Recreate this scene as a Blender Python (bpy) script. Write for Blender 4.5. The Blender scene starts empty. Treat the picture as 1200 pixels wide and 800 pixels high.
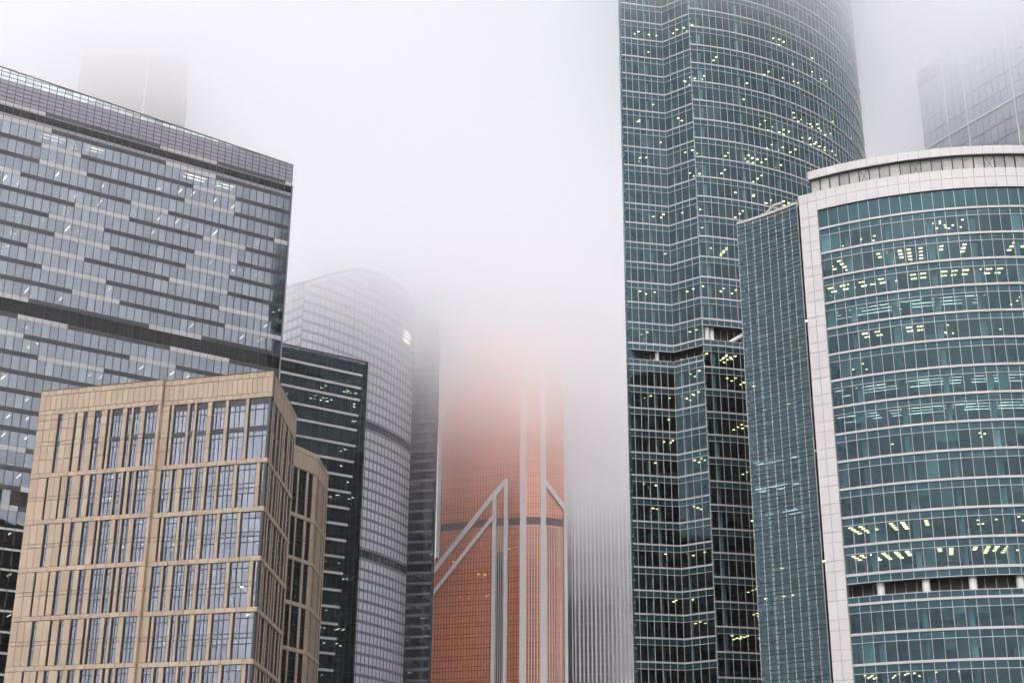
import bpy, bmesh, math, random
from mathutils import Vector, Matrix, noise
rnd = random.Random(11)
S = bpy.context.scene
COL = S.collection

# ------------------------------------------------------------------ camera
TH, RO, EYE = math.radians(20.85), math.radians(0.4), 2.0
ct, st = math.cos(TH), math.sin(TH)
_rt, _up, FWD = Vector((1, 0, 0)), Vector((0, -st, ct)), Vector((0, ct, st))
RIGHT = _rt * math.cos(RO) + _up * math.sin(RO)
UPV = _up * math.cos(RO) - _rt * math.sin(RO)
cam = bpy.data.cameras.new('camera')
cam.lens, cam.sensor_width = 50.0, 36.0
cam.clip_start, cam.clip_end = 0.5, 9000
camo = bpy.data.objects.new('camera', cam)
COL.objects.link(camo)
B3m = Matrix((RIGHT, UPV, -FWD)).transposed()
camo.matrix_world = Matrix.Translation((0, 0, EYE)) @ B3m.to_4x4()
S.camera = camo

# ------------------------------------------------------------------ sky, sun, exposure
SUN_EL, SUN_AZ = math.radians(46), math.radians(192)          # azimuth clockwise from +Y (the view direction)
w = bpy.data.worlds.new('World'); S.world = w; w.use_nodes = True
nt = w.node_tree; nt.nodes.clear()
sky = nt.nodes.new('ShaderNodeTexSky'); sky.sky_type = 'NISHITA'; sky.sun_disc = False
sky.sun_elevation = SUN_EL; sky.sun_rotation = SUN_AZ; sky.dust_density = 4.0; sky.air_density = 1.0
hs = nt.nodes.new('ShaderNodeHueSaturation'); hs.inputs['Saturation'].default_value = 0.30
bg = nt.nodes.new('ShaderNodeBackground'); bg.inputs['Strength'].default_value = 0.08
wo = nt.nodes.new('ShaderNodeOutputWorld')
nt.links.new(sky.outputs[0], hs.inputs['Color']); nt.links.new(hs.outputs[0], bg.inputs[0]); nt.links.new(bg.outputs[0], wo.inputs[0])
sl = bpy.data.lights.new('sun', 'SUN'); sl.energy = 1.5; sl.angle = math.radians(25); sl.color = (1.0, 0.955, 0.92)
so = bpy.data.objects.new('sun', sl); COL.objects.link(so)
sd = Vector((math.sin(SUN_AZ) * math.cos(SUN_EL), math.cos(SUN_AZ) * math.cos(SUN_EL), math.sin(SUN_EL)))
so.rotation_euler = (-sd).to_track_quat('-Z', 'Y').to_euler(); so.location = sd * 400
S.view_settings.view_transform = 'Standard'; S.view_settings.look = 'None'
S.view_settings.gamma = 1.0; S.view_settings.use_curve_mapping = False
S.view_settings.exposure = 1.87
cy = S.cycles
cy.max_bounces = 12; cy.diffuse_bounces = 2; cy.glossy_bounces = 3; cy.transmission_bounces = 2
cy.volume_bounces = 7; cy.transparent_max_bounces = 12
cy.use_denoising = True
cy.sample_clamp_indirect = 4.0
cy.caustics_reflective = False; cy.caustics_refractive = False

# ------------------------------------------------------------------ materials
MATS = {}
def newmat(name):
    m = bpy.data.materials.new(name); m.use_nodes = True
    m.node_tree.nodes.clear(); MATS[name] = m
    n = m.node_tree.nodes; o = n.new('ShaderNodeOutputMaterial')
    return m, n, m.node_tree.links, o

def rand_value(n, l):
    """one random number per loose piece and per object"""
    g = n.new('ShaderNodeNewGeometry'); oi = n.new('ShaderNodeObjectInfo')
    a = n.new('ShaderNodeMath'); a.operation = 'ADD'
    l.new(g.outputs['Random Per Island'], a.inputs[0]); l.new(oi.outputs['Random'], a.inputs[1])
    f = n.new('ShaderNodeMath'); f.operation = 'FRACT'; l.new(a.outputs[0], f.inputs[0])
    return f.outputs[0]

def solid(name, col, rough=0.7, metal=0.0, var=0.08, nscale=0.6, streak=0.0, spec=0.5, hue=0.0):
    m, n, l, o = newmat(name)
    p = n.new('ShaderNodeBsdfPrincipled'); l.new(p.outputs[0], o.inputs[0])
    p.inputs['Roughness'].default_value = rough; p.inputs['Metallic'].default_value = metal
    p.inputs['Specular IOR Level'].default_value = spec
    tc = n.new('ShaderNodeTexCoord'); geo = n.new('ShaderNodeNewGeometry')
    nz = n.new('ShaderNodeTexNoise'); nz.inputs['Scale'].default_value = nscale; nz.inputs['Detail'].default_value = 5
    mp = n.new('ShaderNodeMapping'); mp.inputs['Scale'].default_value = (1, 1, 0.25 if streak else 1)
    l.new(geo.outputs['Position'], mp.inputs[0]); l.new(mp.outputs[0], nz.inputs['Vector'])
    rv = rand_value(n, l)
    hsv = n.new('ShaderNodeHueSaturation'); hsv.inputs['Color'].default_value = (*col, 1)
    mr = n.new('ShaderNodeMapRange'); mr.inputs[1].default_value = 0.25; mr.inputs[2].default_value = 0.75
    mr.inputs[3].default_value = 1 - var - streak; mr.inputs[4].default_value = 1 + var
    l.new(nz.outputs[0], mr.inputs[0])
    mr2 = n.new('ShaderNodeMapRange'); mr2.inputs[3].default_value = 1 - var; mr2.inputs[4].default_value = 1 + var
    l.new(rv, mr2.inputs[0])
    mu = n.new('ShaderNodeMath'); mu.operation = 'MULTIPLY'; l.new(mr.outputs[0], mu.inputs[0]); l.new(mr2.outputs[0], mu.inputs[1])
    l.new(mu.outputs[0], hsv.inputs['Value'])
    if hue:
        mh = n.new('ShaderNodeMapRange'); mh.inputs[3].default_value = 0.5 - hue; mh.inputs[4].default_value = 0.5 + hue
        l.new(rv, mh.inputs[0]); l.new(mh.outputs[0], hsv.inputs['Hue'])
    l.new(hsv.outputs[0], p.inputs['Base Color'])
    return m

def glass(name, tint, refl, f0, rough=0.03, tvar=0.25, wave=0.004):
    """coated window glass: tinted see-through body under a sky mirror that grows at grazing angles"""
    m, n, l, o = newmat(name)
    tr = n.new('ShaderNodeBsdfTransparent'); gl = n.new('ShaderNodeBsdfGlossy')
    gl.inputs['Roughness'].default_value = rough
    rv = rand_value(n, l)
    h1 = n.new('ShaderNodeHueSaturation'); h1.inputs['Color'].default_value = (*tint, 1)
    a1 = n.new('ShaderNodeMapRange'); a1.inputs[3].default_value = 1 - tvar; a1.inputs[4].default_value = 1 + tvar
    l.new(rv, a1.inputs[0]); l.new(a1.outputs[0], h1.inputs['Value']); l.new(h1.outputs[0], tr.inputs[0])
    gl.inputs[0].default_value = (*refl, 1)
    lw = n.new('ShaderNodeLayerWeight'); lw.inputs[0].default_value = 0.5
    pw = n.new('ShaderNodeMath'); pw.operation = 'POWER'; pw.inputs[1].default_value = 4.0
    l.new(lw.outputs['Facing'], pw.inputs[0])
    mr = n.new('ShaderNodeMapRange'); mr.inputs[3].default_value = f0; mr.inputs[4].default_value = 1.0
    l.new(pw.outputs[0], mr.inputs[0])
    a2 = n.new('ShaderNodeMapRange'); a2.inputs[3].default_value = 0.88; a2.inputs[4].default_value = 1.12
    rv2 = n.new('ShaderNodeMath'); rv2.operation = 'MULTIPLY'; rv2.inputs[1].default_value = 7.31
    fr = n.new('ShaderNodeMath'); fr.operation = 'FRACT'
    l.new(rv, rv2.inputs[0]); l.new(rv2.outputs[0], fr.inputs[0]); l.new(fr.outputs[0], a2.inputs[0])
    mu = n.new('ShaderNodeMath'); mu.operation = 'MULTIPLY'; mu.use_clamp = True
    l.new(mr.outputs[0], mu.inputs[0]); l.new(a2.outputs[0], mu.inputs[1])
    if wave:
        geo = n.new('ShaderNodeNewGeometry')
        nz = n.new('ShaderNodeTexNoise'); nz.inputs['Scale'].default_value = 0.55; nz.inputs['Detail'].default_value = 1
        l.new(geo.outputs['Position'], nz.inputs['Vector'])
        bp = n.new('ShaderNodeBump'); bp.inputs['Strength'].default_value = 1.0; bp.inputs['Distance'].default_value = wave * 3
        l.new(nz.outputs[0], bp.inputs['Height']); l.new(bp.outputs[0], gl.inputs['Normal'])
    mx = n.new('ShaderNodeMixShader')
    l.new(mu.outputs[0], mx.inputs[0]); l.new(tr.outputs[0], mx.inputs[1]); l.new(gl.outputs[0], mx.inputs[2])
    l.new(mx.outputs[0], o.inputs[0])
    return m

def coated(name, body, refl, f0, rough=0.04, var=0.12):
    m, n, l, o = newmat(name)
    df = n.new('ShaderNodeBsdfDiffuse'); gl = n.new('ShaderNodeBsdfGlossy'); gl.inputs['Roughness'].default_value = rough
    gl.inputs[0].default_value = (*refl, 1)
    rv = rand_value(n, l); h = n.new('ShaderNodeHueSaturation'); h.inputs['Color'].default_value = (*body, 1)
    mr = n.new('ShaderNodeMapRange'); mr.inputs[3].default_value = 1 - var; mr.inputs[4].default_value = 1 + var
    l.new(rv, mr.inputs[0]); l.new(mr.outputs[0], h.inputs['Value']); l.new(h.outputs[0], df.inputs[0])
    lw = n.new('ShaderNodeLayerWeight'); lw.inputs[0].default_value = 0.5
    pw = n.new('ShaderNodeMath'); pw.operation = 'POWER'; pw.inputs[1].default_value = 4.0; l.new(lw.outputs['Facing'], pw.inputs[0])
    fr = n.new('ShaderNodeMapRange'); fr.inputs[3].default_value = f0; fr.inputs[4].default_value = 1.0; l.new(pw.outputs[0], fr.inputs[0])
    mx = n.new('ShaderNodeMixShader'); l.new(fr.outputs[0], mx.inputs[0]); l.new(df.outputs[0], mx.inputs[1]); l.new(gl.outputs[0], mx.inputs[2])
    l.new(mx.outputs[0], o.inputs[0]); return m

def lamp(name, col, strength):
    m, n, l, o = newmat(name)
    e = n.new('ShaderNodeEmission'); e.inputs[0].default_value = (*col, 1)
    rv = rand_value(n, l)
    mr = n.new('ShaderNodeMapRange'); mr.inputs[3].default_value = strength * 0.55; mr.inputs[4].default_value = strength * 1.25
    l.new(rv, mr.inputs[0]); l.new(mr.outputs[0], e.inputs[1]); l.new(e.outputs[0], o.inputs[0])
    m.cycles.emission_sampling = 'NONE'
    return m

teal_glass = glass('teal_glass', (0.22, 0.36, 0.40), (0.38, 0.67, 0.76), 0.072)
teal_glass_light = glass('teal_glass_light', (0.30, 0.49, 0.53), (0.40, 0.70, 0.78), 0.09)
teal_side_glass = glass('teal_side_glass', (0.23, 0.39, 0.43), (0.38, 0.66, 0.75), 0.15)
grey_glass = glass('grey_glass', (0.32, 0.34, 0.37), (0.72, 0.81, 0.92), 0.265, tvar=0.12, wave=0.0015)
grey_glass_pale = glass('grey_glass_pale', (0.33, 0.37, 0.39), (0.72, 0.84, 0.93), 0.285, tvar=0.12, wave=0.0015)
dark_glass = glass('dark_glass', (0.19, 0.26, 0.27), (0.44, 0.58, 0.60), 0.10, wave=0.006)
smoke_glass = glass('smoke_glass', (0.10, 0.10, 0.10), (0.5, 0.5, 0.5), 0.05)
blue_glass = glass('blue_glass', (0.22, 0.24, 0.29), (0.74, 0.83, 0.97), 0.27, tvar=0.1, wave=0)
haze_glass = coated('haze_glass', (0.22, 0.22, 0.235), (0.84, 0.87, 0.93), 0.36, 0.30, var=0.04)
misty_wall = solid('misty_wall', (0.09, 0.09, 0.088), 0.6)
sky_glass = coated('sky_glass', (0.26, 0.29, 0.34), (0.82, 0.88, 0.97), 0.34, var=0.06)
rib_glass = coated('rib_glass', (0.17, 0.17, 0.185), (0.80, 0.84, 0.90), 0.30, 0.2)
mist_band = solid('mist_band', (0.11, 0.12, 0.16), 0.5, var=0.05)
slate_glass = glass('slate_glass', (0.25, 0.26, 0.28), (0.6, 0.64, 0.7), 0.22)
screen_glass = glass('screen_glass', (0.78, 0.84, 0.86), (0.9, 0.97, 1.0), 0.18, wave=0)
teal_spandrel = coated('teal_spandrel', (0.010, 0.036, 0.045), (0.38, 0.67, 0.76), 0.065)
teal_flank = coated('teal_flank', (0.06, 0.10, 0.11), (0.66, 0.82, 0.88), 0.42)
teal_rear = solid('teal_rear', (0.020, 0.040, 0.045), 0.15, var=0.2)
white_alu = solid('white_alu', (0.43, 0.42, 0.425), 0.42, var=0.03, metal=0.1)
white_panel = solid('white_panel', (0.53, 0.515, 0.52), 0.45, var=0.025, nscale=0.3)
joint_grey = solid('joint_grey', (0.16, 0.15, 0.15), 0.8)
dark_metal = solid('dark_metal', (0.028, 0.029, 0.033), 0.45, var=0.15)
charcoal = solid('charcoal', (0.030, 0.032, 0.038), 0.35, var=0.12)
pale_band = solid('pale_band', (0.42, 0.42, 0.42), 0.45, var=0.05)
lilac_panel = solid('lilac_panel', (0.225, 0.22, 0.265), 0.35, var=0.05, metal=0.2)
stone = solid('stone', (0.385, 0.302, 0.222), 0.75, var=0.07, nscale=0.5, streak=0.06, hue=0.008)
stone_back = solid('stone_back', (0.15, 0.10, 0.07), 0.85)
ceiling_paint = solid('ceiling_paint', (0.19, 0.215, 0.215), 0.8, var=0.12)
floor_paint = solid('floor_paint', (0.09, 0.085, 0.08), 0.7)
core_paint = solid('core_paint', (0.085, 0.095, 0.10), 0.8, var=0.3, nscale=0.15)
column_paint = solid('column_paint', (0.62, 0.64, 0.63), 0.6)
blind_cloth = solid('blind_cloth', (0.50, 0.52, 0.50), 0.8, var=0.15)
furniture = solid('furniture', (0.10, 0.085, 0.07), 0.7, var=0.5)
copper = coated('copper', (0.70, 0.255, 0.13), (1.0, 0.56, 0.40), 0.36, 0.08, 0.08)
copper_dark = solid('copper_dark', (0.07, 0.03, 0.022), 0.4, metal=0.3)
grey_clad = solid('grey_clad', (0.52, 0.51, 0.51), 0.5, var=0.04)
roof_felt = solid('roof_felt', (0.12, 0.12, 0.12), 0.9)
louvre_grey = solid('louvre_grey', (0.38, 0.37, 0.36), 0.6, var=0.22)
brown_louvre = solid('brown_louvre', (0.045, 0.035, 0.032), 0.7, var=0.3)
asphalt = solid('asphalt', (0.055, 0.055, 0.058), 0.85, var=0.15, nscale=0.05)
lamp_yellow = lamp('lamp_yellow', (1.0, 0.66, 0.27), 4.0)
lamp_white = lamp('lamp_white', (1.0, 0.95, 0.82), 0.6)
lamp_soft = lamp('lamp_soft', (1.0, 0.90, 0.76), 1.0)
lamp_streak = lamp('lamp_streak', (1.0, 0.86, 0.62), 2.1)
lamp_warm = lamp('lamp_warm', (1.0, 0.62, 0.22), 0.35)

# ------------------------------------------------------------------ helpers
def tag(o, label=None, cat=None, group=None, kind=None):
    if label: o['label'] = label
    if cat: o['category'] = cat
    if group: o['group'] = group
    if kind: o['kind'] = kind
    return o

def thing(name, label, cat, loc, group=None):
    o = bpy.data.objects.new(name, None); COL.objects.link(o); o.location = loc
    o.empty_display_size = 1
    bpy_roots.append(o)
    return tag(o, label, cat, group)
bpy_roots = []

def link(name, mesh, parent=None, matrix=None, kind=None):
    o = bpy.data.objects.new(name, mesh); COL.objects.link(o)
    if parent is not None:
        o.parent = parent
        base = root_of(parent)
        o.matrix_parent_inverse = Matrix.Translation(base).inverted() if parent.type == 'EMPTY' else Matrix.Identity(4)
    if matrix is not None: o.matrix_basis = matrix
    if kind: o['kind'] = kind
    return o
def root_of(p):
    return p.location.copy()

class MB:
    def __init__(s): s.v = []; s.f = []; s.mi = []
    def quad(s, a, b, c, d, mi=0):
        k = len(s.v); s.v += [tuple(a), tuple(b), tuple(c), tuple(d)]; s.f.append((k, k+1, k+2, k+3)); s.mi.append(mi)
    def hexa(s, p, mi=0):          # p: 4 bottom, 4 top, counter-clockwise seen from above
        k = len(s.v); s.v += [tuple(q) for q in p]
        for f in ((3,2,1,0),(4,5,6,7),(0,1,5,4),(1,2,6,5),(2,3,7,6),(3,0,4,7)):
            s.f.append(tuple(k+i for i in f)); s.mi.append(mi)
    def bar(s, a, b, out, d0, d1, z0, z1, mi=0):
        """a wall bar from plan point a to b, reaching from d0 to d1 along the outward direction, z0 to z1"""
        o = Vector((out[0], out[1]))
        a = Vector((a[0], a[1])); b = Vector((b[0], b[1]))
        q = [a + o*d0, a + o*d1, b + o*d1, b + o*d0]
        # keep counter-clockwise
        ar = sum(q[i].x*q[(i+1) % 4].y - q[(i+1) % 4].x*q[i].y for i in range(4))
        if ar < 0: q.reverse()
        s.hexa([(p.x, p.y, z0) for p in q] + [(p.x, p.y, z1) for p in q], mi)
    def box(s, c, ux, uy, hx, hy, z0, z1, mi=0):
        c = Vector((c[0], c[1])); ux = Vector((ux[0], ux[1])); uy = Vector((uy[0], uy[1]))
        q = [c - ux*hx - uy*hy, c + ux*hx - uy*hy, c + ux*hx + uy*hy, c - ux*hx + uy*hy]
        ar = sum(q[i].x*q[(i+1) % 4].y - q[(i+1) % 4].x*q[i].y for i in range(4))
        if ar < 0: q.reverse()
        s.hexa([(p.x, p.y, z0) for p in q] + [(p.x, p.y, z1) for p in q], mi)
    def prism(s, poly, z0, z1, mi=0, mtop=None, mbot=None):
        k = len(s.v); n = len(poly)
        ar = sum(poly[i][0]*poly[(i+1) % n][1] - poly[(i+1) % n][0]*poly[i][1] for i in range(n))
        if ar < 0: poly = list(reversed(poly))
        s.v += [(p[0], p[1], z0) for p in poly] + [(p[0], p[1], z1) for p in poly]
        s.f.append(tuple(k+n+i for i in range(n))); s.mi.append(mi if mtop is None else mtop)
        s.f.append(tuple(k+n-1-i for i in range(n))); s.mi.append(mi if mbot is None else mbot)
        for i in range(n):
            j = (i+1) % n; s.f.append((k+i, k+j, k+n+j, k+n+i)); s.mi.append(mi)
    def cyl(s, c, r, z0, z1, n=12, mi=0):
        s.prism([(c[0]+r*math.cos(2*math.pi*i/n), c[1]+r*math.sin(2*math.pi*i/n)) for i in range(n)], z0, z1, mi)
    def tube(s, a, b, r, n=8, mi=0):
        a = Vector(a); b = Vector(b); d = (b-a).normalized(); x = d.orthogonal().normalized(); y = d.cross(x)
        k = len(s.v)
        for p in (a, b):
            for i in range(n):
                t = 2*math.pi*i/n; q = p + x*r*math.cos(t) + y*r*math.sin(t); s.v.append(tuple(q))
        for i in range(n):
            j = (i+1) % n; s.f.append((k+i, k+j, k+n+j, k+n+i)); s.mi.append(mi)
        s.f.append(tuple(k+n-1-i for i in range(n))); s.mi.append(mi)
        s.f.append(tuple(k+n+i for i in range(n))); s.mi.append(mi)
    def add_unit(s, M, mi=0):
        k = len(s.v); s.v += [tuple(M @ Vector(p)) for p in UNIT_V]
        for f in UNIT_F: s.f.append(tuple(k+i for i in f)); s.mi.append(mi)
    def mesh(s, name, *mats):
        me = bpy.data.meshes.new(name); me.from_pydata(s.v, [], s.f)
        for m in mats: me.materials.append(m)
        if len(mats) > 1: me.polygons.foreach_set('material_index', s.mi)
        me.update(); return me
    def build(s, name, mats, parent=None, kind=None):
        if not s.v: return None
        if not isinstance(mats, (list, tuple)): mats = [mats]
        return link(name, s.mesh(name, *mats), parent, None, kind)

# a pane or panel of 1 x 1 with real edges: front at y = 0 facing +y, edges going back to y = -1 (scaled)
UNIT_V = [(0,0,0),(1,0,0),(1,0,1),(0,0,1),(0,-1,0),(1,-1,0),(1,-1,1),(0,-1,1)]
UNIT_F = [(0,3,2,1),(0,1,5,4),(1,2,6,5),(2,3,7,6),(3,0,4,7)]
_unit = {}
def unit_mesh(mat):
    if mat.name not in _unit:
        me = bpy.data.meshes.new('piece_' + mat.name); me.from_pydata(UNIT_V, [], UNIT_F); me.materials.append(mat); me.update()
        _unit[mat.name] = me
    return _unit[mat.name]

def piece_matrix(a, b, out, z0, z1, d, thick, tilt=0.0, inset=0.02):
    """unit piece set between plan points a and b, z0..z1, its front d metres out of the line"""
    a = Vector((a[0], a[1], z0)); b = Vector((b[0], b[1], z0)); o = Vector((out[0], out[1], 0))
    u = (b - a); wd = u.length; u.normalize(); up = Vector((0, 0, 1))
    if tilt:
        o = (o + u*rnd.gauss(0, tilt) + up*rnd.gauss(0, tilt)).normalized()
        u = (u - o*u.dot(o)).normalized(); up = o.cross(u) if o.cross(u).z > 0 else u.cross(o)
    org = a + Vector((out[0], out[1], 0))*d + u*inset + up*inset
    M = Matrix.Identity(4)
    M.col[0][:3] = u*(wd - 2*inset); M.col[1][:3] = o*thick; M.col[2][:3] = up*(z1 - z0 - 2*inset); M.col[3][:3] = org
    return M

def screen(p):
    d = Vector(p) - Vector((0, 0, EYE)); wv = d.dot(FWD)
    if wv < 1: return None
    return (600 + 1667*d.dot(RIGHT)/wv, 400 - 1667*d.dot(UPV)/wv)

class Pieces:
    """pieces of one kind on one thing: the 300 that show largest become parts, the rest one joined part"""
    def __init__(s, name, rest, parent, seen=None, limit=300, minpx=0):
        s.name, s.rest, s.parent, s.seen, s.limit, s.minpx = name, rest, parent, seen, limit, minpx; s.items = []
    def add(s, mat, M, parent=None): s.items.append((mat, M, parent))
    def flush(s):
        sc = []
        for i, (mat, M, own_parent) in enumerate(s.items):
            q = [screen(M @ Vector(p)) for p in UNIT_V[:4]]; ar = 0
            if None not in q:
                cx = sum(p[0] for p in q)/4; cyy = sum(p[1] for p in q)/4
                if 0 < cx < 1200 and 0 < cyy < 800 and (s.seen is None or s.seen(cx, cyy)):
                    ar = abs(sum(q[k][0]*q[(k+1) % 4][1] - q[(k+1) % 4][0]*q[k][1] for k in range(4)))/2
            sc.append((ar, i))
        sc.sort(reverse=True)
        own = set(i for ar, i in sc[:s.limit] if ar > s.minpx)
        rest = {}
        for i, (mat, M, own_parent) in enumerate(s.items):
            if i in own: link(s.name, unit_mesh(mat), own_parent or s.parent, M)
            else: rest.setdefault(mat.name, MB()).add_unit(M)
        if rest:
            allb = MB(); mats = []
            for k, (mn, mb) in enumerate(rest.items()):
                off = len(allb.v); allb.v += mb.v
                allb.f += [tuple(off + i for i in f) for f in mb.f]; allb.mi += [k]*len(mb.f); mats.append(MATS[mn])
            allb.build(s.rest, mats, s.parent, 'stuff')

def normal_of(a, b, inside):
    """outward unit normal of plan segment a-b, away from the point inside"""
    t = Vector((b[0]-a[0], b[1]-a[1])).normalized(); n = Vector((t.y, -t.x))
    m = Vector(((a[0]+b[0])/2 - inside[0], (a[1]+b[1])/2 - inside[1]))
    return n if n.dot(m) > 0 else -n

def split(a, b, n):
    return [(a[0]+(b[0]-a[0])*i/n, a[1]+(b[1]-a[1])*i/n) for i in range(n+1)]

END_DIR = {}
def vert_normals(pts, inside):
    ns = [normal_of(pts[i], pts[i+1], inside) for i in range(len(pts)-1)]
    out = []
    for i in range(len(pts)):
        key = (round(pts[i][0], 2), round(pts[i][1], 2))
        if key in END_DIR: out.append(END_DIR[key])
        elif i == 0: out.append(ns[0])
        elif i == len(pts)-1: out.append(ns[-1])
        else:
            v = (ns[i-1] + ns[i]).normalized(); out.append(v / max(0.5, v.dot(ns[i])))
    return out

def offset(pts, inside, d):
    vn = vert_normals(pts, inside)
    return [(p[0] + v.x*d, p[1] + v.y*d) for p, v in zip(pts, vn)]

def ribbon(mb, pts, inside, d0, d1, z0, z1, mi=0):
    """a continuous band that follows the facade line"""
    A = offset(pts, inside, d0); B = offset(pts, inside, d1)
    for i in range(len(pts)-1):
        q = [A[i], B[i], B[i+1], A[i+1]]
        ar = sum(q[k][0]*q[(k+1) % 4][1] - q[(k+1) % 4][0]*q[k][1] for k in range(4))
        if ar < 0: q.reverse()
        mb.hexa([(*p, z0) for p in q] + [(*p, z1) for p in q], mi)
    return mb

def inner(pts, inside, i, frac, depth):
    a, b = pts[i], pts[i+1]; n = normal_of(a, b, inside)
    return (a[0]+(b[0]-a[0])*frac - n.x*depth, a[1]+(b[1]-a[1])*frac - n.y*depth), n

# ------------------------------------------------------------------ setting: ground
g = MB(); g.quad((-4000, -4000, 0), (4000, -4000, 0), (4000, 4000, 0), (-4000, 4000, 0))
tag(g.build('ground', asphalt), kind='structure')

def circle_pts(c, r, a0, a1, n):      # angles clockwise from -Y seen from above, in degrees
    return [(c[0] + r*math.sin(math.radians(a0 + (a1-a0)*i/n)), c[1] - r*math.cos(math.radians(a0 + (a1-a0)*i/n))) for i in range(n+1)]

def glazed_storeys(root, pts, inside, lines, panes, spans, bands, opts):
    """office storeys: under each floor line a solid panel row, a thin rail and a tall pane row"""
    vision = opts['vision']; light = opts.get('light', vision); span = opts.get('span', teal_spandrel)
    sp = opts.get('span_h', 1.15); bh = opts.get('band_h', 0.30)
    thin = MB()
    for k in range(len(lines)-1):
        zt, zb = lines[k], lines[k+1]
        for i in range(len(pts)-1):
            a, b = pts[i], pts[i+1]; n = normal_of(a, b, inside)
            spans.add(span, piece_matrix(a, b, n, zt - sp, zt - bh/2, 0, 0.08, 0.0012, 0.02))
            panes.add(light if rnd.random() < opts.get('light_p', 0.12) else vision,
                      piece_matrix(a, b, n, zb + bh/2, zt - sp, 0, 0.05, 0.0016, 0.02))
        mb = MB(); ribbon(mb, pts, inside, -0.05, opts.get('band_d', 0.16), zt - bh/2, zt + bh/2)
        mb.build('floor_band', white_alu, root)
        mb = MB(); ribbon(mb, pts, inside, -0.04, 0.07, zt - sp - 0.04, zt - sp + 0.04)
        mb.build('transom', white_alu, root)

def mullions(root, pts, inside, z0, z1, wd=0.1, dp=0.1, mat=None, skip=()):
    vn = vert_normals(pts, inside)
    for i, p in enumerate(pts):
        if i in skip: continue
        n = vn[i].normalized(); t = Vector((-n.y, n.x))
        mb = MB(); mb.box((p[0]+n.x*(dp/2-0.03), p[1]+n.y*(dp/2-0.03)), t, n, wd/2, dp/2+0.03, z0, z1)
        mb.build('mullion', mat or white_alu, root)

def slabs(root, pts, inside, lines, depth, drop=1.12):
    A = offset(pts, inside, -0.12); B = offset(pts, inside, -depth)
    for z in lines:
        mb = MB()
        k = len(pts)
        for i in range(k-1):
            q = [A[i], A[i+1], B[i+1], B[i]]
            ar = sum(q[m][0]*q[(m+1) % 4][1] - q[(m+1) % 4][0]*q[m][1] for m in range(4))
            if ar < 0: q.reverse()
            mb.quad(*[(*p, z - drop) for p in reversed(q)], mi=0)
            mb.quad(*[(*p, z) for p in q], mi=1)
        mb.build('floor_slab', [ceiling_paint, floor_paint], root)

def core(root, pts, inside, depth, z0, z1, mat=None):
    mb = MB(); ribbon(mb, pts, inside, -depth - 0.4, -depth + 0.1, z0, z1)
    mb.build('core_wall', mat or core_paint, root)

def columns(root, pts, inside, every, start, r, depth, spans):
    for i in range(start, len(pts)-1, every):
        p, n = inner(pts, inside, i, 0.5, depth)
        mb = MB()
        for z0, z1 in spans: mb.cyl(p, r, z0, z1, 12)
        mb.build('column', column_paint, root)

def spot(mb, p, n, z, hx, hy):
    t = (-n.y, n.x); mb.box(p, t, (n.x, n.y), hx, hy, z - 0.06, z)

# ------------------------------------------------------------------ tall teal tower with the folded corner
def seen_tower(x, y):
    return x < 866 or y < 250
T_IN = (33.0, 275.0)
tower = thing('glass_tower', 'tall teal glass tower with a folded corner and a curved flank rising into the cloud', 'tower', (35, 262, 0), 'teal glass office towers')
pane_t = Pieces('pane', 'glazing', tower, seen_tower)
span_t = Pieces('spandrel_panel', 'spandrel_glazing', tower, seen_tower)
lamps_y, lamps_w = MB(), MB()
F0, F1, F2 = (20.7, 241.2), (29.5, 243.0), (34.4, 239.1)
CC, CR = (26.0, 291.6), 53.2
a0 = math.degrees(math.asin((F2[0]-CC[0])/CR))
fac = split(F0, F1, 7) + split(F1, F2, 4)[1:]
cur = circle_pts(CC, CR, a0, a0 + 96, 64)
cur[0] = F2
up_f = [162.35 - 4.03*k for k in range(18)]
lines_f_hi = [162.35 + 4.03*k for k in range(9, 0, -1)] + up_f                 # ... down to 93.84
for q_ in fac[:7]: END_DIR[(round(q_[0], 2), round(q_[1], 2))] = Vector((-0.42, -1.0))
lines_f_lo = [89.75] + [89.75 - 4.13*k for k in range(1, 8)] + [60.84 - 4.0*k for k in range(1, 15)]
lines_c_hi = [163.66 + 4.12*k for k in range(8, 0, -1)] + [163.66 - 4.12*k for k in range(17)]   # ... 97.74
lines_c_lo = [92.67 - 4.2*k for k in range(9)] + [59.07 - 4.17*k for k in range(1, 14)]
O = dict(vision=teal_glass, light=teal_glass_light, light_p=0.10, band_h=0.26)
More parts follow.
